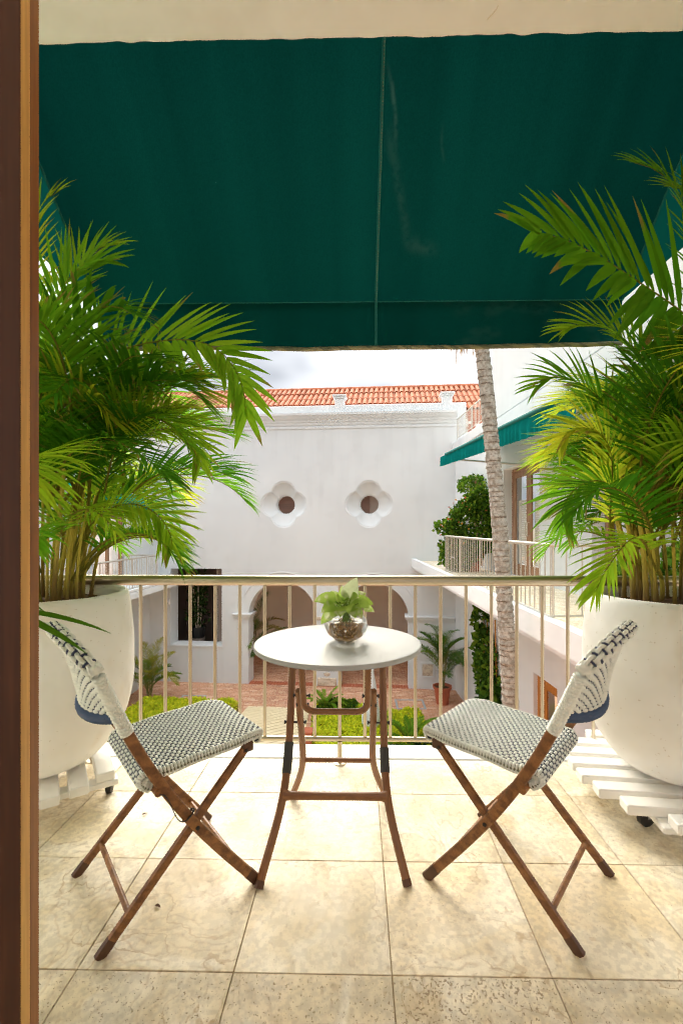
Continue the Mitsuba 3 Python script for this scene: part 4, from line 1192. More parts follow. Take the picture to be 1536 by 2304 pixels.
def french_door(parent, a0, a1, z1, d=-0.20, mat='mat_door_wood', blinds=True):
    k = numbered(parent + '__door')
    am = (a0 + a1) / 2
    put('frame', MB().add(rbox(a0, a0 + 0.07, d - 0.06, d, 0.0, z1)).add(rbox(a1 - 0.07, a1, d - 0.06, d, 0.0, z1)).add(rbox(a0 + 0.07, a1 - 0.07, d - 0.06, d - 0.002, z1 - 0.08, z1)).vf(), mat, k)
    for b0, b1 in ((a0 + 0.075, am - 0.004), (am + 0.004, a1 - 0.075)):
        put('leaf', MB().add(rbox(b0, b0 + 0.13, d - 0.05, d - 0.008, 0.01, z1 - 0.09)).add(rbox(b1 - 0.13, b1, d - 0.05, d - 0.008, 0.01, z1 - 0.09))
            .add(rbox(b0 + 0.13, b1 - 0.13, d - 0.05, d - 0.010, z1 - 0.22, z1 - 0.09)).add(rbox(b0 + 0.13, b1 - 0.13, d - 0.05, d - 0.010, 0.01, 0.28)).vf(), mat, k)
        gl = MB().add((np.array([rw(b0 + 0.12, d - 0.03, 0.27), rw(b1 - 0.12, d - 0.03, 0.27), rw(b1 - 0.12, d - 0.03, z1 - 0.21), rw(b0 + 0.12, d - 0.03, z1 - 0.21)]), np.array([[0, 1, 2, 3]])))
        put('pane', gl.vf(), 'mat_pane', k, smooth=False)
        if blinds:
            bl = MB()
            for i in range(30):
                z = 0.29 + i * 0.05
                bl.add(rbox(b0 + 0.13, b1 - 0.13, d - 0.10, d - 0.09, z, z + 0.042, 0.003))
            put('blind', bl.vf(), 'mat_lamp_shade', k, kind='stuff')
    put('handle', MB().add(tube([rw(am - 0.05, d + 0.004, 0.95), rw(am - 0.05, d + 0.05, 0.96), rw(am - 0.05, d + 0.05, 1.24), rw(am - 0.05, d + 0.004, 1.25)], 0.01, 8)).add(tube([rw(am + 0.05, d + 0.004, 0.95), rw(am + 0.05, d + 0.05, 0.96), rw(am + 0.05, d + 0.05, 1.24), rw(am + 0.05, d + 0.004, 1.25)], 0.01, 8)).vf(), 'mat_steel_far', k)
    return k


french_door(rb, 9.50, 11.44, 2.54)
french_door(rb, 5.71, 7.54, 2.54, blinds=False)
french_door(rb, 13.01, 14.49, 2.60, blinds=False)
put('inner_room', MB().add(rbox(3.2, 16.2, -4.0, -3.9, GZ, 3.7)).add(rbox(3.3, 16.2, -3.9, -0.46, -0.1, -0.02)).add(rbox(3.3, 16.2, -3.9, -0.46, 3.60, 3.70)).add(rbox(3.2, 3.3, -3.9, -0.46, GZ, 3.7)).vf(), 'mat_stucco', rb)
dw = numbered(rb + '__door')
put('frame', MB().add(rbox(8.73, 8.85, -0.16, -0.08, GZ, -1.87)).add(rbox(9.62, 9.74, -0.16, -0.08, GZ, -1.87)).add(rbox(8.85, 9.62, -0.16, -0.082, -2.0, -1.87)).vf(), 'mat_orange_wood', dw)
put('leaf', MB().add(rbox(8.86, 8.98, -0.20, -0.15, GZ + .01, -2.01)).add(rbox(9.49, 9.61, -0.20, -0.15, GZ + .01, -2.01)).add(rbox(8.98, 9.49, -0.20, -0.152, GZ + .01, GZ + 0.7)).add(rbox(8.98, 9.49, -0.20, -0.152, -2.14, -2.01)).vf(), 'mat_orange_wood', dw)
put('pane', (np.array([rw(8.97, -0.17, GZ + .69), rw(9.5, -0.17, GZ + .69), rw(9.5, -0.17, -2.13), rw(8.97, -0.17, -2.13)]), np.array([[0, 1, 2, 3]])), 'mat_pane', dw, smooth=False)
# green awning of the right building
ra = thing('side_awning', 'bright teal awning with hanging valance on the white building at right', 'awning')
fr_a, fr_z = np.linspace(5.4, 12.1, 80), np.linspace(2.66, 2.95, 80)
Pc = np.stack([np.stack([rw(a_, 0.02 + (1.40 - 0.02) * t, z_ + 0.62 * (1 - t)) for a_, z_ in zip(fr_a, fr_z)], 0) for t in np.linspace(0, 1, 14)], 0)
put('canopy', sheet(Pc), 'mat_awning_plain', ra, smooth=True)
Pv = np.stack([np.stack([rw(a_, 1.40 + 0.022 * math.sin(a_ * 31 + 2 * math.sin(a_ * 5)) * t, z_ - (0.24 + 0.09 * (12.1 - a_) / 6.7) * t) for a_, z_ in zip(fr_a, fr_z)], 0) for t in np.linspace(0, 1, 8)], 0)
Pv = np.repeat(Pv, 1, 0)
fine = np.linspace(5.4, 12.1, 420)
zf = np.interp(fine, fr_a, fr_z)
Pv = np.stack([np.stack([rw(a_, 1.40 + 0.016 * t * math.sin(a_ * 34 + 2.2 * math.sin(a_ * 6)), z_ - (0.24 + 0.09 * (12.1 - a_) / 6.7) * t) for a_, z_ in zip(fine, zf)], 0) for t in np.linspace(0, 1, 6)], 0)
put('valance', sheet(Pv), 'mat_awning_plain', ra, smooth=True)
put('front_bar', tube([rw(a_, 1.405, z_ + 0.012) for a_, z_ in zip(fr_a[::8], fr_z[::8])], 0.03, 10), 'mat_seam', ra, smooth=True)
put('arm', rod(rw(11.6, 1.38, 2.84), rw(10.2, 0.0, 2.50), 0.02, 8), 'mat_steel_far', ra)


def railing(name, label, pts, z0, h, spacing, rt=0.024, mat='mat_steel_far', mid=0.1):
    k = thing(name, label, 'railing')
    pts = np.asarray(pts, float)
    P3 = np.c_[pts, np.full(len(pts), z0 + h)]
    hr = MB()
    for a_, b_ in zip(P3[:-1], P3[1:]): hr.add(rod(a_, b_, rt, 12))
    for q in P3[1:-1]: hr.add(lathe([(0.0, q[2] - rt), (rt * .7, q[2] - rt * .7), (rt, q[2]), (rt * .7, q[2] + rt * .7), (0.0, q[2] + rt)], 12, (q[0], q[1], 0)))
    put('handrail', hr.vf(), mat, k)
    lr = MB()
    for a_, b_ in zip(P3[:-1], P3[1:]): lr.add(rod(a_ - [0, 0, h - mid], b_ - [0, 0, h - mid], 0.011, 8))
    put('bottom_rail', lr.vf(), mat, k)
    bs = mikit.ply(rod((0, 0, z0 + mid + 0.01), (0, 0, z0 + h - rt + 0.002), 0.0085, 8), mat, smooth=40)
    for a_, b_ in zip(pts[:-1], pts[1:]):
        L = np.linalg.norm(b_ - a_)
        n = int(L / spacing)
        for i in range(n + (b_ == pts[-1]).all()):
            q = a_ + (b_ - a_) * (i / n)
            put('baluster', dict(bs), None, k, to_world=T().translate([q[0], q[1], 0]))
    ps = mikit.ply(rod((0, 0, z0), (0, 0, z0 + h - rt + 0.001), 0.0125, 10), mat, smooth=40)
    for a_, b_ in zip(pts[:-1], pts[1:]):
        L = np.linalg.norm(b_ - a_)
        m = max(1, round(L / 1.6))
        for i in range(m):
            q = a_ + (b_ - a_) * (i / m) + nrm(b_ - a_) * 0.03
            put('post', dict(ps), None, k, to_world=T().translate([q[0], q[1], 0]))
    return k


railing('side_railing', 'pale metal railing along the balcony at right, bending towards the wall', [(2.17, 11.5), (2.26, 5.5), (3.0, 5.52), (3.8, 5.54)], 0.0, 0.93, 0.155)
railing('terrace_railing', 'small metal railing on the upper terrace behind the palm trunk', [tuple(rw(15.6, 0.03)[:2]), tuple(rw(12.35, 0.03)[:2])], 4.02, 0.72, 0.13, 0.018)
bw = thing('terrace_wall', 'brown brick wall on the upper terrace at right', 'wall')
for i in range(9):
    for j in range(10):
        put('brick', fbox(3.74 + 0.25 * i + 0.12 * (j % 2), 3.975 + 0.25 * i + 0.12 * (j % 2), 0.5 + 0.008 * ((i * 7 + j * 3) % 3), 0.8, 4.03 + 0.095 * j, 4.115 + 0.095 * j, 0.006), 'mat_terracotta' if (i + j) % 4 else 'mat_arcade', bw)
put('mortar', fbox(3.74, 6.1, 0.53, 0.79, 4.021, 4.97), 'mat_arcade', bw)

# ------------------------------------------------------------------ left building
lb = thing('left_building', 'white building wing at far left behind the palm, with low balcony and door', 'building')
lw = sbox(5.0, GZ - 0.2, 16.9, 3.6).difference(unary_union([sbox(13.2, -0.65, 14.9, 1.55)]))
put('wall', panel(lw, 0.4, (-7.5, 0, 0), (0, 1, 0), (-1, 0, 0)), 'mat_stucco', lb)
put('balcony_slab', MB().add(cbox((-7.498, 5.0, -0.86), (-6.2, 16.6, -0.66), 0.02)).add(cbox((-6.34, 5.0, -0.655), (-6.2, 16.6, -0.58), 0.01)).vf(), 'mat_stucco', lb)
dk = numbered(lb + '__door')
put('frame', MB().add(cbox((-7.64, 13.21, -0.65), (-7.56, 13.33, 1.54))).add(cbox((-7.64, 14.77, -0.65), (-7.56, 14.89, 1.54))).add(cbox((-7.64, 13.33, 1.42), (-7.562, 14.77, 1.54))).add(cbox((-7.64, 14.0, -0.65), (-7.562, 14.1, 1.42))).vf(), 'mat_door_wood', dk)
put('pane', (np.array([[-7.6, 13.3, -.65], [-7.6, 14.8, -.65], [-7.6, 14.8, 1.45], [-7.6, 13.3, 1.45]]), np.array([[0, 1, 2, 3]])), 'mat_pane', dk, smooth=False)
put('inner_room', MB().add(cbox((-10.0, 12.5, -0.7), (-9.9, 15.5, 1.9))).add(cbox((-9.9, 12.5, -0.8), (-7.91, 15.5, -0.7))).vf(), 'mat_arcade', lb)
railing('left_railing', 'low metal railing on the balcony at far left behind the palm', [(-6.3, 8.0), (-6.3, 14.6), (-7.45, 14.6)], -0.66, 0.93, 0.15)
la = thing('left_awning', 'small teal awning half hidden by the left palm', 'awning')
for i, (nm, P) in enumerate((('canopy', np.stack([np.stack([np.full(30, -7.48 + 1.25 * t), np.linspace(11, 14.6, 30), np.full(30, 2.35 - 0.48 * t)], 1) for t in np.linspace(0, 1, 6)], 0)),
                             ('valance', np.stack([np.stack([-6.23 + 0.01 * t * np.sin(np.linspace(0, 60, 120)), np.linspace(11, 14.6, 120), np.full(120, 1.87 - 0.34 * t)], 1) for t in np.linspace(0, 1, 4)], 0)))):
    put(nm, sheet(P), 'mat_awning_plain', la, smooth=True)
put('side_panel', (np.array([[-7.48, 14.6, 2.35], [-6.23, 14.6, 1.87], [-6.23, 14.6, 1.53], [-7.48, 14.6, 1.53]]), np.array([[0, 1, 2, 3]])), 'mat_awning_plain', la, smooth=False)

# ------------------------------------------------------------------ courtyard garden
deck = thing('stone_path', 'pale sandstone strip paving laid diagonally in the courtyard', 'paving')
dp = Polygon([(-3.35, 14.35), (-1.45, 14.2), (-1.35, 10.2), (-3.9, 10.2)])
da = math.radians(32)
put('joint_bed', slab(dp, GZ + 0.0005, GZ + 0.004), 'mat_joint', deck, smooth=False)
for i in range(-40, 60):
    b = sbox(-30, i * 0.18 + 0.016, 30, i * 0.18 + 0.164)
    b = affinity.translate(affinity.rotate(b, math.degrees(da), origin=(0, 0)), -2.4, 12)
    g = b.intersection(dp)
    if g.area > 0.01: put('plank', slab(g, GZ + 0.001, GZ + 0.03), 'mat_sandstone', deck, smooth=False)


def leaf_cloud(n, pts_fn, rg, size, palette, up=0.5, heartish=False, flat=1.0):
    """n small folded leaves of two or four faces at points with outward normals."""
    P, N = pts_fn(n)
    d = nrm(rg.normal(size=(n, 3)) + N * up)
    nn = nrm(np.cross(d, rg.normal(size=(n, 3))) * flat + N * 0.4 + [0, 0, 0.3])
    nn = nrm(nn - d * (nn * d).sum(1, keepdims=True))
    b = np.cross(d, nn)
    s = (size * rg.uniform(0.6, 1.3, n))[:, None]
    w = 0.36 if not heartish else 0.40
    V = np.stack([P, P + d * s * 0.45 + b * s * w + nn * s * 0.10, P + d * s, P + d * s * 0.45 - b * s * w + nn * s * 0.10], 1)
    F = np.arange(n)[:, None] * 4
    f = np.vstack([F + [0, 1, 2], F + [0, 2, 3]])
    pal = np.asarray(palette)
    c = pal[rg.integers(0, len(pal), n)] * rg.uniform(0.75, 1.2, (n, 1))
    return (V.reshape(-1, 3), f), np.clip(np.repeat(c, 4, 0), 0, 1)


def hedge(name, label, poly, z0, z1, n, seed, palette, size=0.055):
    rg = np.random.default_rng(seed)
    x0, y0, x1, y1 = poly.bounds

    def pts(n):
        from shapely import contains_xy, distance, points
        q = np.c_[rg.uniform(x0, x1, n * 4), rg.uniform(y0, y1, n * 4)]
        q = q[contains_xy(poly, q[:, 0], q[:, 1])][:n]
        while len(q) < n: q = np.vstack([q, q])[:n]
        e = np.clip(distance(poly.exterior, points(q)) / 0.22, 0, 1)
        h = z0 + (z1 - z0) * (0.25 + 0.75 * np.sqrt(e))
        bump = meshkit.fbm(np.c_[q * 3.5, q[:, :1] * 0], 3, seed) - 0.5
        z = h + bump * 0.20 - rg.exponential(0.04, n)
        return np.c_[q, z], nrm(np.c_[rg.normal(0, .4, (n, 2)), np.ones(n)])
    vf, c = leaf_cloud(n, pts, rg, size, palette, 0.15, False, 0.45)
    k = put(name, vf, 'mat_leaf', smooth=True, color=c)
    labels[k] = {'label': label, 'category': 'hedge', 'kind': 'stuff'}
    sb = put('garden_bed', slab(poly.buffer(-0.04), GZ + 0.001, z0 + (z1 - z0) * 0.45), 'mat_soil')
    struct(sb)
    return k


GOLD = [[0.74, 0.78, 0.04], [0.66, 0.74, 0.04], [0.80, 0.78, 0.06], [0.52, 0.64, 0.04]]
hedge('golden_hedge', 'bright yellow green clipped hedge at left of the sandstone paving', Polygon([(-6.6, 14.2), (-3.5, 14.0), (-3.55, 13.55), (-4.3, 11.2), (-6.6, 11.0)]), GZ, GZ + 0.42, 15000, 51, GOLD, 0.075)
hedge('golden_hedge', 'bright yellow green clipped hedge behind the round table, around the white urn', Polygon([(-1.3, 13.9), (0.4, 13.6), (0.45, 13.3), (0.9, 13.4), (1.85, 13.5), (1.9, 10.6), (-0.9, 10.2), (-1.15, 11.3)]), GZ, GZ + 0.42, 20000, 52, GOLD, 0.075)
hedge('dark_groundcover', 'dark green leafy ground cover around the small palms', Polygon([(-1.25, 13.95), (0.1, 13.7), (0.0, 13.0), (-1.2, 12.7)]), GZ, GZ + 0.5, 5000, 53, [[.05, .12, .02], [.08, .18, .02], [.2, .3, .02]], 0.09)
hedge('dark_groundcover', 'dark green leafy ground cover at the near corner of the bed by the cycad', Polygon([(0.5, 11.2), (1.95, 11.2), (1.98, 10.0), (0.4, 9.9)]), GZ, GZ + 0.46, 5000, 54, [[.05, .12, .02], [.08, .18, .02], [.03, .08, .02]], 0.08)


def rosette(name, label, c, n, L, seed, nl, W, palette, el=(20, 75), stem=0.0, cat='plant', Ll=0.25, group=None):
    rg = np.random.default_rng(seed)
    k = thing(name, label, cat, group)
    for i in range(n):
        az = i * 2.399963 + rg.uniform(-.2, .2)
        e0 = rg.uniform(*el)
        base = np.array(c) + [0.03 * math.cos(az), 0.03 * math.sin(az), rg.uniform(0, stem)]
        p = arch_curve(base, az, e0, e0 - rg.uniform(50, 95), L * rg.uniform(0.7, 1.1), 14)
        geo = frond_geo(p, nl, Ll * rg.uniform(.85, 1.1), W, rg, palette[rg.integers(0, len(palette))], nseg=3, start=0.22, lift=0.35, droop=0.25, r0=0.010)
        put_frond(k, geo)
    if stem > 0.2:
        for i in range(5):
            az = i * 1.3
            put('cane', rod((c[0] + .05 * math.cos(az), c[1] + .05 * math.sin(az), c[2] - 0.1), (c[0] + .14 * math.cos(az), c[1] + .14 * math.sin(az), c[2] + stem), 0.016, 7), 'mat_cane', k)
    return k


scene['mat_cane'] = pb((0.20, 0.19, 0.06), 0.6)
PAL = [(0.06, 0.15, 0.02), (0.09, 0.21, 0.02), (0.14, 0.25, 0.03)]
PALY = [(0.16, 0.26, 0.03), (0.30, 0.30, 0.03), (0.10, 0.20, 0.02)]
rosette('cycad', 'small bright fan shaped cycad in the hedge behind the table legs', (-0.92, 13.3, GZ + 0.42), 16, 0.75, 61, 18, 0.028, [(0.12, 0.26, 0.02), (0.2, 0.34, 0.03)], (35, 80), Ll=0.13)
rosette('cycad', 'larger green cycad at the near right end of the hedge', (1.22, 11.0, GZ + 0.40), 18, 0.95, 62, 22, 0.03, [(0.12, 0.26, 0.02), (0.17, 0.32, 0.03)], (35, 82), Ll=0.15)
rosette('courtyard_palm', 'yellowing areca palm at the foot of the far left wall beside the big pot', (-6.55, 14.6, GZ + 0.3), 20, 1.35, 63, 22, 0.032, PALY, (35, 82), 0.5, 'palm', 0.34)
rosette('courtyard_palm', 'dark palm inside the left arch', (-4.05, 18.0, GZ + 0.6), 18, 1.7, 64, 22, 0.034, PAL + [(.3, .25, .04)], (35, 80), 0.9, 'palm', 0.38)
tp = thing('terracotta_pot', 'round terracotta pot at the foot of the far right pier', 'pot')
pc = np.array([2.68, 14.75])
put('shell', lathe([(0, GZ + .002), (0.19, GZ + .002), (0.25, GZ + 0.48), (0.29, GZ + 0.48), (0.30, GZ + 0.56), (0.265, GZ + 0.56), (0.25, GZ + 0.46)], 32, (pc[0], pc[1], 0)), 'mat_terracotta', tp, smooth=35)
put('soil', lathe([(0.25, GZ + 0.48), (0.0, GZ + 0.50)], 24, (pc[0], pc[1], 0)), 'mat_soil', tp)
rosette('courtyard_palm', 'slender areca palm growing in the terracotta pot by the right pier', (pc[0], pc[1], GZ + 0.6), 24, 1.45, 65, 24, 0.03, PAL, (40, 86), 0.95, 'palm', 0.33)
bx = thing('terracotta_box', 'narrow terracotta planter box at the edge of the hedge behind the table', 'planter')
m = MB()
for lo, hi in (((-1.36, 11.2, GZ), (-1.10, 11.46, GZ + 0.56)), ((-1.385, 11.175, GZ + 0.561), (-1.075, 11.485, GZ + 0.62))): m.add(cbox(lo, hi, 0.01))
put('body', m.vf(), 'mat_terracotta', bx)
ur = thing('white_urn', 'tall tapering white urn standing in the hedge behind the table', 'urn')
put('body', lathe(smoothprof([(0, GZ + .25), (0.16, GZ + .25), (0.23, GZ + 0.36), (0.245, GZ + 0.55), (0.20, GZ + 0.95), (0.12, GZ + 1.5), (0.075, GZ + 1.78), (0.08, GZ + 1.82), (0.06, GZ + 1.83), (0.05, GZ + 1.7)], 40), 36, (0.36, 12.25, 0)), 'mat_stucco', ur, smooth=40)
put('foot', lathe([(0.0, GZ + .001), (0.15, GZ + .001), (0.15, GZ + 0.249), (0.0, GZ + 0.249)], 24, (0.36, 12.25, 0)), 'mat_stucco', ur)
for nm, lab, (x0, x1, y0, y1), rot in (('floor_grate', 'grey metal frame set in the brick paving near the far left wall', (-5.75, -4.95, 14.5, 15.3), 0), ('floor_grate', 'grey metal frame set in the brick paving near the terracotta pot', (1.2, 2.12, 14.25, 15.05), 0)):
    k = thing(nm, lab, 'grate')
    w = 0.07
    for (a_, b_, c_, d_) in ((x0, x1, y0, y0 + w), (x0, x1, y1 - w, y1), (x0, x0 + w, y0 + w, y1 - w), (x1 - w, x1, y0 + w, y1 - w)):
        put('bar', cbox((a_ + .001, c_ + .001, GZ + 0.001), (b_ - .001, d_ - .001, GZ + 0.012), 0.002), 'mat_grey_metal', k)
eb = thing('service_box', 'small beige service hatch low on the far right pier', 'hatch')
s0, s1 = s_of(945), s_of(977)
put('frame', MB().add(fbox(s0, s1, -0.03, -0.001, GZ + 0.40, GZ + 0.46)).add(fbox(s0, s1, -0.03, -0.001, GZ + 0.86, GZ + 0.92)).add(fbox(s0, s0 + .06, -0.03, -0.001, GZ + 0.46, GZ + 0.86)).add(fbox(s1 - .06, s1, -0.03, -0.001, GZ + 0.46, GZ + 0.86)).vf(), 'mat_stucco', eb)
put('door', fbox(s0 + .065, s0 + .065 + 0.5 * (s1 - s0 - .13), -0.018, -0.001, GZ + 0.465, GZ + 0.855), 'mat_coral', eb)
put('door', fbox(s0 + .069 + 0.5 * (s1 - s0 - .13), s1 - .065, -0.014, -0.001, GZ + 0.465, GZ + 0.855), 'mat_coral', eb)
cm_ = thing('security_camera', 'small white security camera on the wall left of the far window', 'camera')
sk = s_of(386)
put('body', MB().add(lathe([(0, -1.72), (0.06, -1.70), (0.07, -1.64), (0.06, -1.58), (0, -1.57)], 16, fw(sk - .12, -0.08, 0.1))).add(fbox(sk - .15, sk - .09, -0.05, -0.001, -1.50, -1.42)).vf(), 'mat_white_paint', cm_, smooth=True)
put('lens', fbox(sk - .135, sk - .105, -0.165, -0.14, -1.565, -1.535), 'mat_black', cm_)
# lamp on the right lower wall
lm = thing('wall_lamp', 'curved wall lamp with cream shade on dark bracket on the right wall', 'lamp')
ac, zc = 8.05, -1.80
put('bracket', MB().add(rbox(ac - 0.03, ac + 0.03, 0.001, 0.02, zc - 0.16, zc + 0.16)).add(tube([rw(ac, 0.01, zc + 0.15), rw(ac, 0.10, zc + 0.165), rw(ac, 0.17, zc + 0.14)], 0.012, 6)).add(tube([rw(ac, 0.01, zc - 0.15), rw(ac, 0.10, zc - 0.165), rw(ac, 0.17, zc - 0.14)], 0.012, 6)).vf(), 'mat_black', lm)
q = rw(ac, 0.10, 0)
put('shade', lathe([(0.0, zc - 0.13), (0.085, zc - 0.13), (0.09, zc), (0.085, zc + 0.13), (0.0, zc + 0.13)], 24, (q[0], q[1], 0)), 'mat_lamp_shade', lm, smooth=40)
# window room: bamboo in a black pot and a white armchair
bp = thing('bamboo_plant', 'slim dark bamboo in a black pot inside the window', 'plant')
bc = fw(-6.25, 1.3)
put('pot', lathe([(0, GZ + 1.30), (0.22, GZ + 1.30), (0.30, GZ + 1.72), (0.27, GZ + 1.72), (0.25, GZ + 1.65), (0, GZ + 1.65)], 24, (bc[0], bc[1], 0)), 'mat_black', bp)
put('stand', lathe([(0, GZ), (0.26, GZ), (0.26, GZ + 1.299), (0, GZ + 1.299)], 24, (bc[0], bc[1], 0)), 'mat_dark_room', bp)
rgb_ = np.random.default_rng(71)
tips = []
for i in range(5):
    a_ = i * 1.26
    t_ = np.array([bc[0] + 0.22 * math.cos(a_), bc[1] + 0.18 * math.sin(a_), -0.75])
    put('stem', rod((bc[0] + .08 * math.cos(a_), bc[1] + .08 * math.sin(a_), GZ + 1.64), t_, 0.022, 8), 'mat_coral', bp)
    tips.append(t_)


def bl_pts(n):
    i = rgb_.integers(0, 5, n)
    z = rgb_.uniform(0, 1, n)
    P = np.array(tips)[i] * z[:, None] + np.array([bc[0], bc[1], GZ + 1.9]) * (1 - z[:, None]) + rgb_.normal(0, 0.14, (n, 3))
    return P, nrm(rgb_.normal(size=(n, 3)))


vf, c = leaf_cloud(420, bl_pts, rgb_, 0.20, [[.04, .08, .02], [.06, .10, .03]], 0.6)
put('foliage', vf, 'mat_leaf', bp, smooth=True, color=c, kind='stuff')
ch = thing('white_armchair', 'white wicker armchair inside the room behind the window', 'chair')
o = fw(-5.35, 2.55)
m = lambda lo, hi: (rotz(cbox(lo, hi, 0.02)[0], -0.5, (o[0], o[1], GZ + 0.55)), cbox(lo, hi, 0.02)[1])
put('platform', (rotz(cbox((-1.0, -0.8, -0.55), (0.25, 0.65, -0.001))[0], -TH, (o[0], o[1], GZ + 0.55)), cbox((0, 0, 0), (1, 1, 1))[1]), 'mat_dark_room', far)
put('seat', m((-0.30, -0.30, 0.36), (0.30, 0.30, 0.46)), 'mat_lamp_shade', ch)
put('backrest', m((-0.30, 0.26, 0.461), (0.30, 0.33, 1.0)), 'mat_lamp_shade', ch)
for s in (-1, 1):
    put('arm', m((s * 0.33 - 0.035, -0.30, 0.60), (s * 0.33 + 0.035, 0.30, 0.66)), 'mat_lamp_shade', ch)
    for y in (-0.27, 0.24):
        put('leg', m((s * 0.33 - 0.025, y - 0.025, 0.0), (s * 0.33 + 0.025, y + 0.025, 0.598)), 'mat_lamp_shade', ch)

# bougainvillea on the right balcony, vine on the lower right wall, plant at the near end
bg = thing('bougainvillea_bush', 'leafy green bush with a few orange blooms behind the side railing', 'bush')
rgv = np.random.default_rng(81)


def bush_pts(cen, rad, sd):
    def fn(n):
        d = nrm(rgv.normal(size=(n, 3)))
        r = rgv.uniform(0.55, 1.0, n) ** 0.5
        r = r * (0.72 + 0.6 * (meshkit.fbm(d * 2.2 + sd, 3, 5) - 0.15))
        return np.asarray(cen) + d * r[:, None] * rad, d
    return fn


BG = [[.05, .12, .015], [.08, .18, .02], [.12, .24, .02], [.2, .3, .03]]
mb, cols = MB(), []
for cen, rad, n in (((2.95, 12.3, 1.05), (0.62, 0.5, 0.95), 3600), ((2.65, 12.2, 0.5), (0.55, 0.4, 0.5), 1600), ((3.2, 12.4, 1.8), (0.35, 0.4, 0.45), 900), ((2.35, 12.2, 1.15), (0.35, 0.3, 0.2), 300), ((3.25, 13.2, 2.35), (0.45, 0.7, 0.25), 500)):
    vf, c = leaf_cloud(n, bush_pts(cen, np.array(rad), n % 7), rgv, 0.10, BG, 0.7, True)
    mb.add(vf, None); cols.append(c)
put('foliage', mb.vf(), 'mat_leaf', bg, smooth=True, color=np.vstack(cols), kind='stuff')
vf, c = leaf_cloud(90, bush_pts((2.85, 12.2, 1.1), np.array((0.75, 0.55, 0.9)), 3), rgv, 0.07, [[.5, .12, .05], [.55, .25, .05]], 0.7)
put('blooms', vf, 'mat_leaf', bg, smooth=True, color=c, kind='stuff')
for i in range(6):
    a_ = i * 1.05
    put('stem', tube(spline([(3.0 + .05 * math.cos(a_), 12.3 + .05 * math.sin(a_), 0.30), (3.0 + .3 * math.cos(a_), 12.3 + .25 * math.sin(a_), 0.9), (3.0 + .4 * math.cos(a_), 12.3 + .3 * math.sin(a_), 1.6)], 8), 0.012, 6), 'mat_bark', bg)
bt = thing('bush_tub', 'tub behind the side railing holding the leafy bush', 'pot')
put('shell', lathe([(0, 0.001), (0.2, 0.001), (0.27, 0.4), (0.24, 0.4), (0.22, 0.3), (0, 0.3)], 24, (3.0, 12.3, 0)), 'mat_terracotta', bt)
vn = thing('climbing_vine', 'tall column of heart leaved vine climbing the lower right wall behind the trunk', 'vine')
rgv = np.random.default_rng(82)
mb, cols = MB(), []
for i, (a_, z, ra_, rz_, n) in enumerate(((12.6, -1.35, 0.35, 0.45, 200), (12.4, -2.1, 0.75, 0.55, 420), (12.2, -2.8, 0.85, 0.55, 520), (12.0, -3.4, 0.75, 0.5, 430), (11.6, -3.9, 0.85, 0.6, 520))):
    cen = rw(a_, 0.16, z)
    vf, c = leaf_cloud(n, bush_pts(cen, np.array((0.22, ra_, rz_)), i), rgv, 0.17, [[.06, .14, .02], [.10, .20, .02], [.2, .32, .03], [.04, .10, .015]], 0.6, True)
    mb.add(vf); cols.append(c)
put('foliage', mb.vf(), 'mat_leaf', vn, smooth=True, color=np.vstack(cols), kind='stuff')
for i in range(4):
    put('trellis_bar', rod(rw(11.7 + 0.35 * i, 0.05, GZ), rw(11.9 + 0.3 * i, 0.05, -1.2), 0.018, 6), 'mat_orange_wood', vn)
sp_ = thing('balcony_shrub', 'light green shrub on the right balcony just above the right pot rim', 'shrub')
rgv = np.random.default_rng(83)
mb, cols = MB(), []
for cen, rad, n in (((3.05, 5.1, 0.50), (0.30, 0.28, 0.32), 700), ((3.5, 5.0, 0.6), (0.32, 0.3, 0.45), 800), ((4.0, 4.9, 0.75), (0.4, 0.3, 0.7), 1200)):
    vf, c = leaf_cloud(n, bush_pts(cen, np.array(rad), n % 5), rgv, 0.085, [[.12, .26, .02], [.2, .34, .03], [.08, .18, .02]], 0.7, True)
    mb.add(vf); cols.append(c)
put('foliage', mb.vf(), 'mat_leaf', sp_, smooth=True, color=np.vstack(cols), kind='stuff')
for x in (3.05, 3.5, 4.0): put('stem', rod((x, 5.0, 0.001), (x, 5.05, 0.5), 0.02, 6), 'mat_bark', sp_)

# ------------------------------------------------------------------ the tall palm before the right balcony
tr = thing('coconut_palm', 'tall ringed grey palm trunk leaning left before the right balcony, dry fronds on top', 'palm')
Zt = 5.75
tp_ = lambda u, v: px(u, v, Zt)
ctr = spline([np.array([2.10, 6.0, GZ - 0.05]), tp_(1152, 1850), tp_(1146, 1600), tp_(1138, 1440), tp_(1122, 1200), tp_(1104, 1000), tp_(1084, 800), tp_(1066, 660)], 560)
hh = np.r_[0, np.cumsum(np.linalg.norm(np.diff(ctr, axis=0), axis=1))]
ringp = 0.072 + 0 * hh
ph = ctr[:, 2] / 0.082 + 0.25 * np.sin(ctr[:, 2] * 3.1) + 0.38 * np.sin(ctr[:, 2] * 7.3 + 1) + 0.22 * np.sin(ctr[:, 2] * 17.0)
saw = ph - np.floor(ph)
rad = np.interp(hh, [0, 1.2, hh[-1]], [0.155, 0.104, 0.082]) * (1 + 0.11 * np.where(saw < 0.14, saw / 0.14, ((1 - saw) / 0.86) ** 1.3) - 0.04)
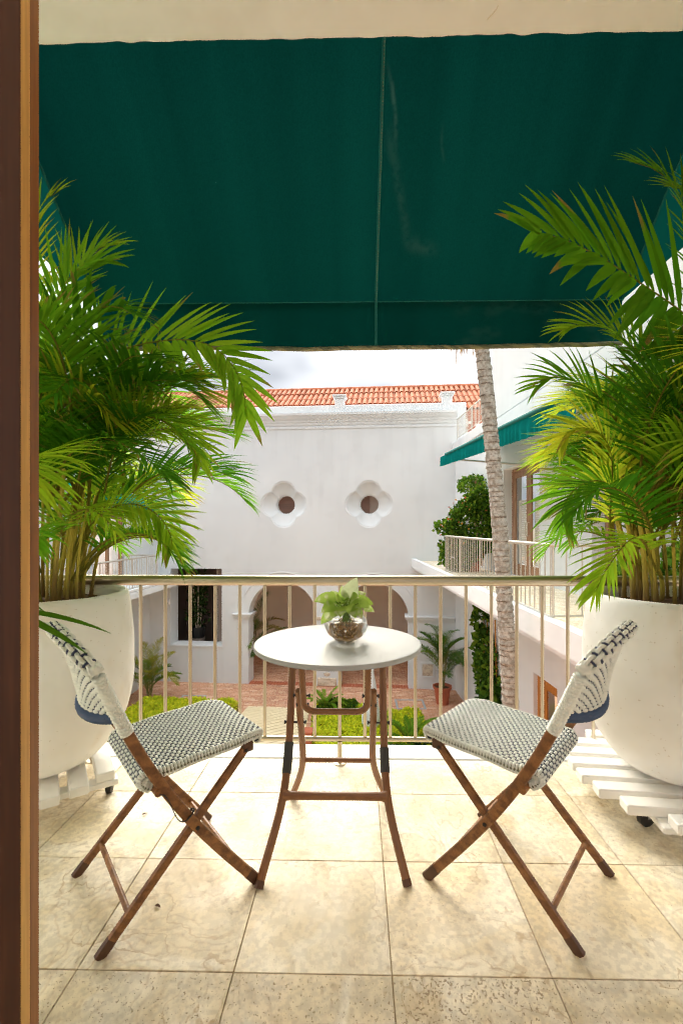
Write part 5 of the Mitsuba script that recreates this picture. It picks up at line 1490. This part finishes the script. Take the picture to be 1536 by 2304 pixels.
v, f = tube(ctr, rad, 28)
v += nrm(v - np.vstack([np.repeat(ctr, 28, 0), ctr[:1], ctr[-1:]])) * ((meshkit.fbm(v * 22, 3, 7) - 0.5) * 0.022)[:, None]
put('trunk', (v, f), 'mat_bark', tr, smooth=True)
rgc = np.random.default_rng(91)
topc = ctr[-1]
for i in range(15):
    az = i * 2.399963
    p = arch_curve(topc + [0, 0, rgc.uniform(0, .15)], az, rgc.uniform(35, 80), rgc.uniform(-50, -20), 2.3 * rgc.uniform(.8, 1.1), 20)
    put_frond(tr, frond_geo(p, 34, 0.62, 0.035, rgc, (0.07, 0.15, 0.02), nseg=3, droop=0.5, r0=0.022))
for i, (du, ln) in enumerate(((-62, .30), (-45, .42), (-30, .36), (18, .20), (-10, 0.25))):
    q = tp_(1078 + du, 740 + 6 * (i % 3)) + np.array([0, rgc.uniform(-.05, .05), 0.10])
    mb = MB()
    for j in range(9):
        b = blade(q + rgc.normal(0, 0.015, 3) + [0.008 * (j - 4), 0, 0], (rgc.normal(0, .12), rgc.normal(0, .12), -1), (0, -1, 0), (ln + 0.13) * rgc.uniform(.6, 1), 0.018, 0.1, 4, 0.4)
        mb.add(b, np.array([0.34, 0.21, 0.09]) * rgc.uniform(.6, 1.2))
    mb.add(tube(spline([topc, (topc + q) / 2 + [0, 0, 0.12], q], 8), 0.008, 5), (0.30, 0.20, 0.10))
    put('dry_frond', mb.vf(), 'mat_leaf', tr, smooth=True, color=mb.col(), label='dry brown hanging frond')

# two dry leaf scraps on the floor
rgl = np.random.default_rng(95)
for (x, y, a_, lab) in ((-0.843, 1.815, 0.6, 'tiny dry leaf scrap on the floor tile behind the left chair'), (-0.602, 1.381, -0.4, 'tiny dry leaf scrap on the floor tile between the left chair legs')):
    k = thing('fallen_leaf', lab, 'leaf')
    put('blade', blade((x, y, 0.003), (math.cos(a_), math.sin(a_), 0.15), (0, 0, 1), 0.022, 0.011, 0.3, 5, 0.5), 'mat_soil', k, smooth=True)
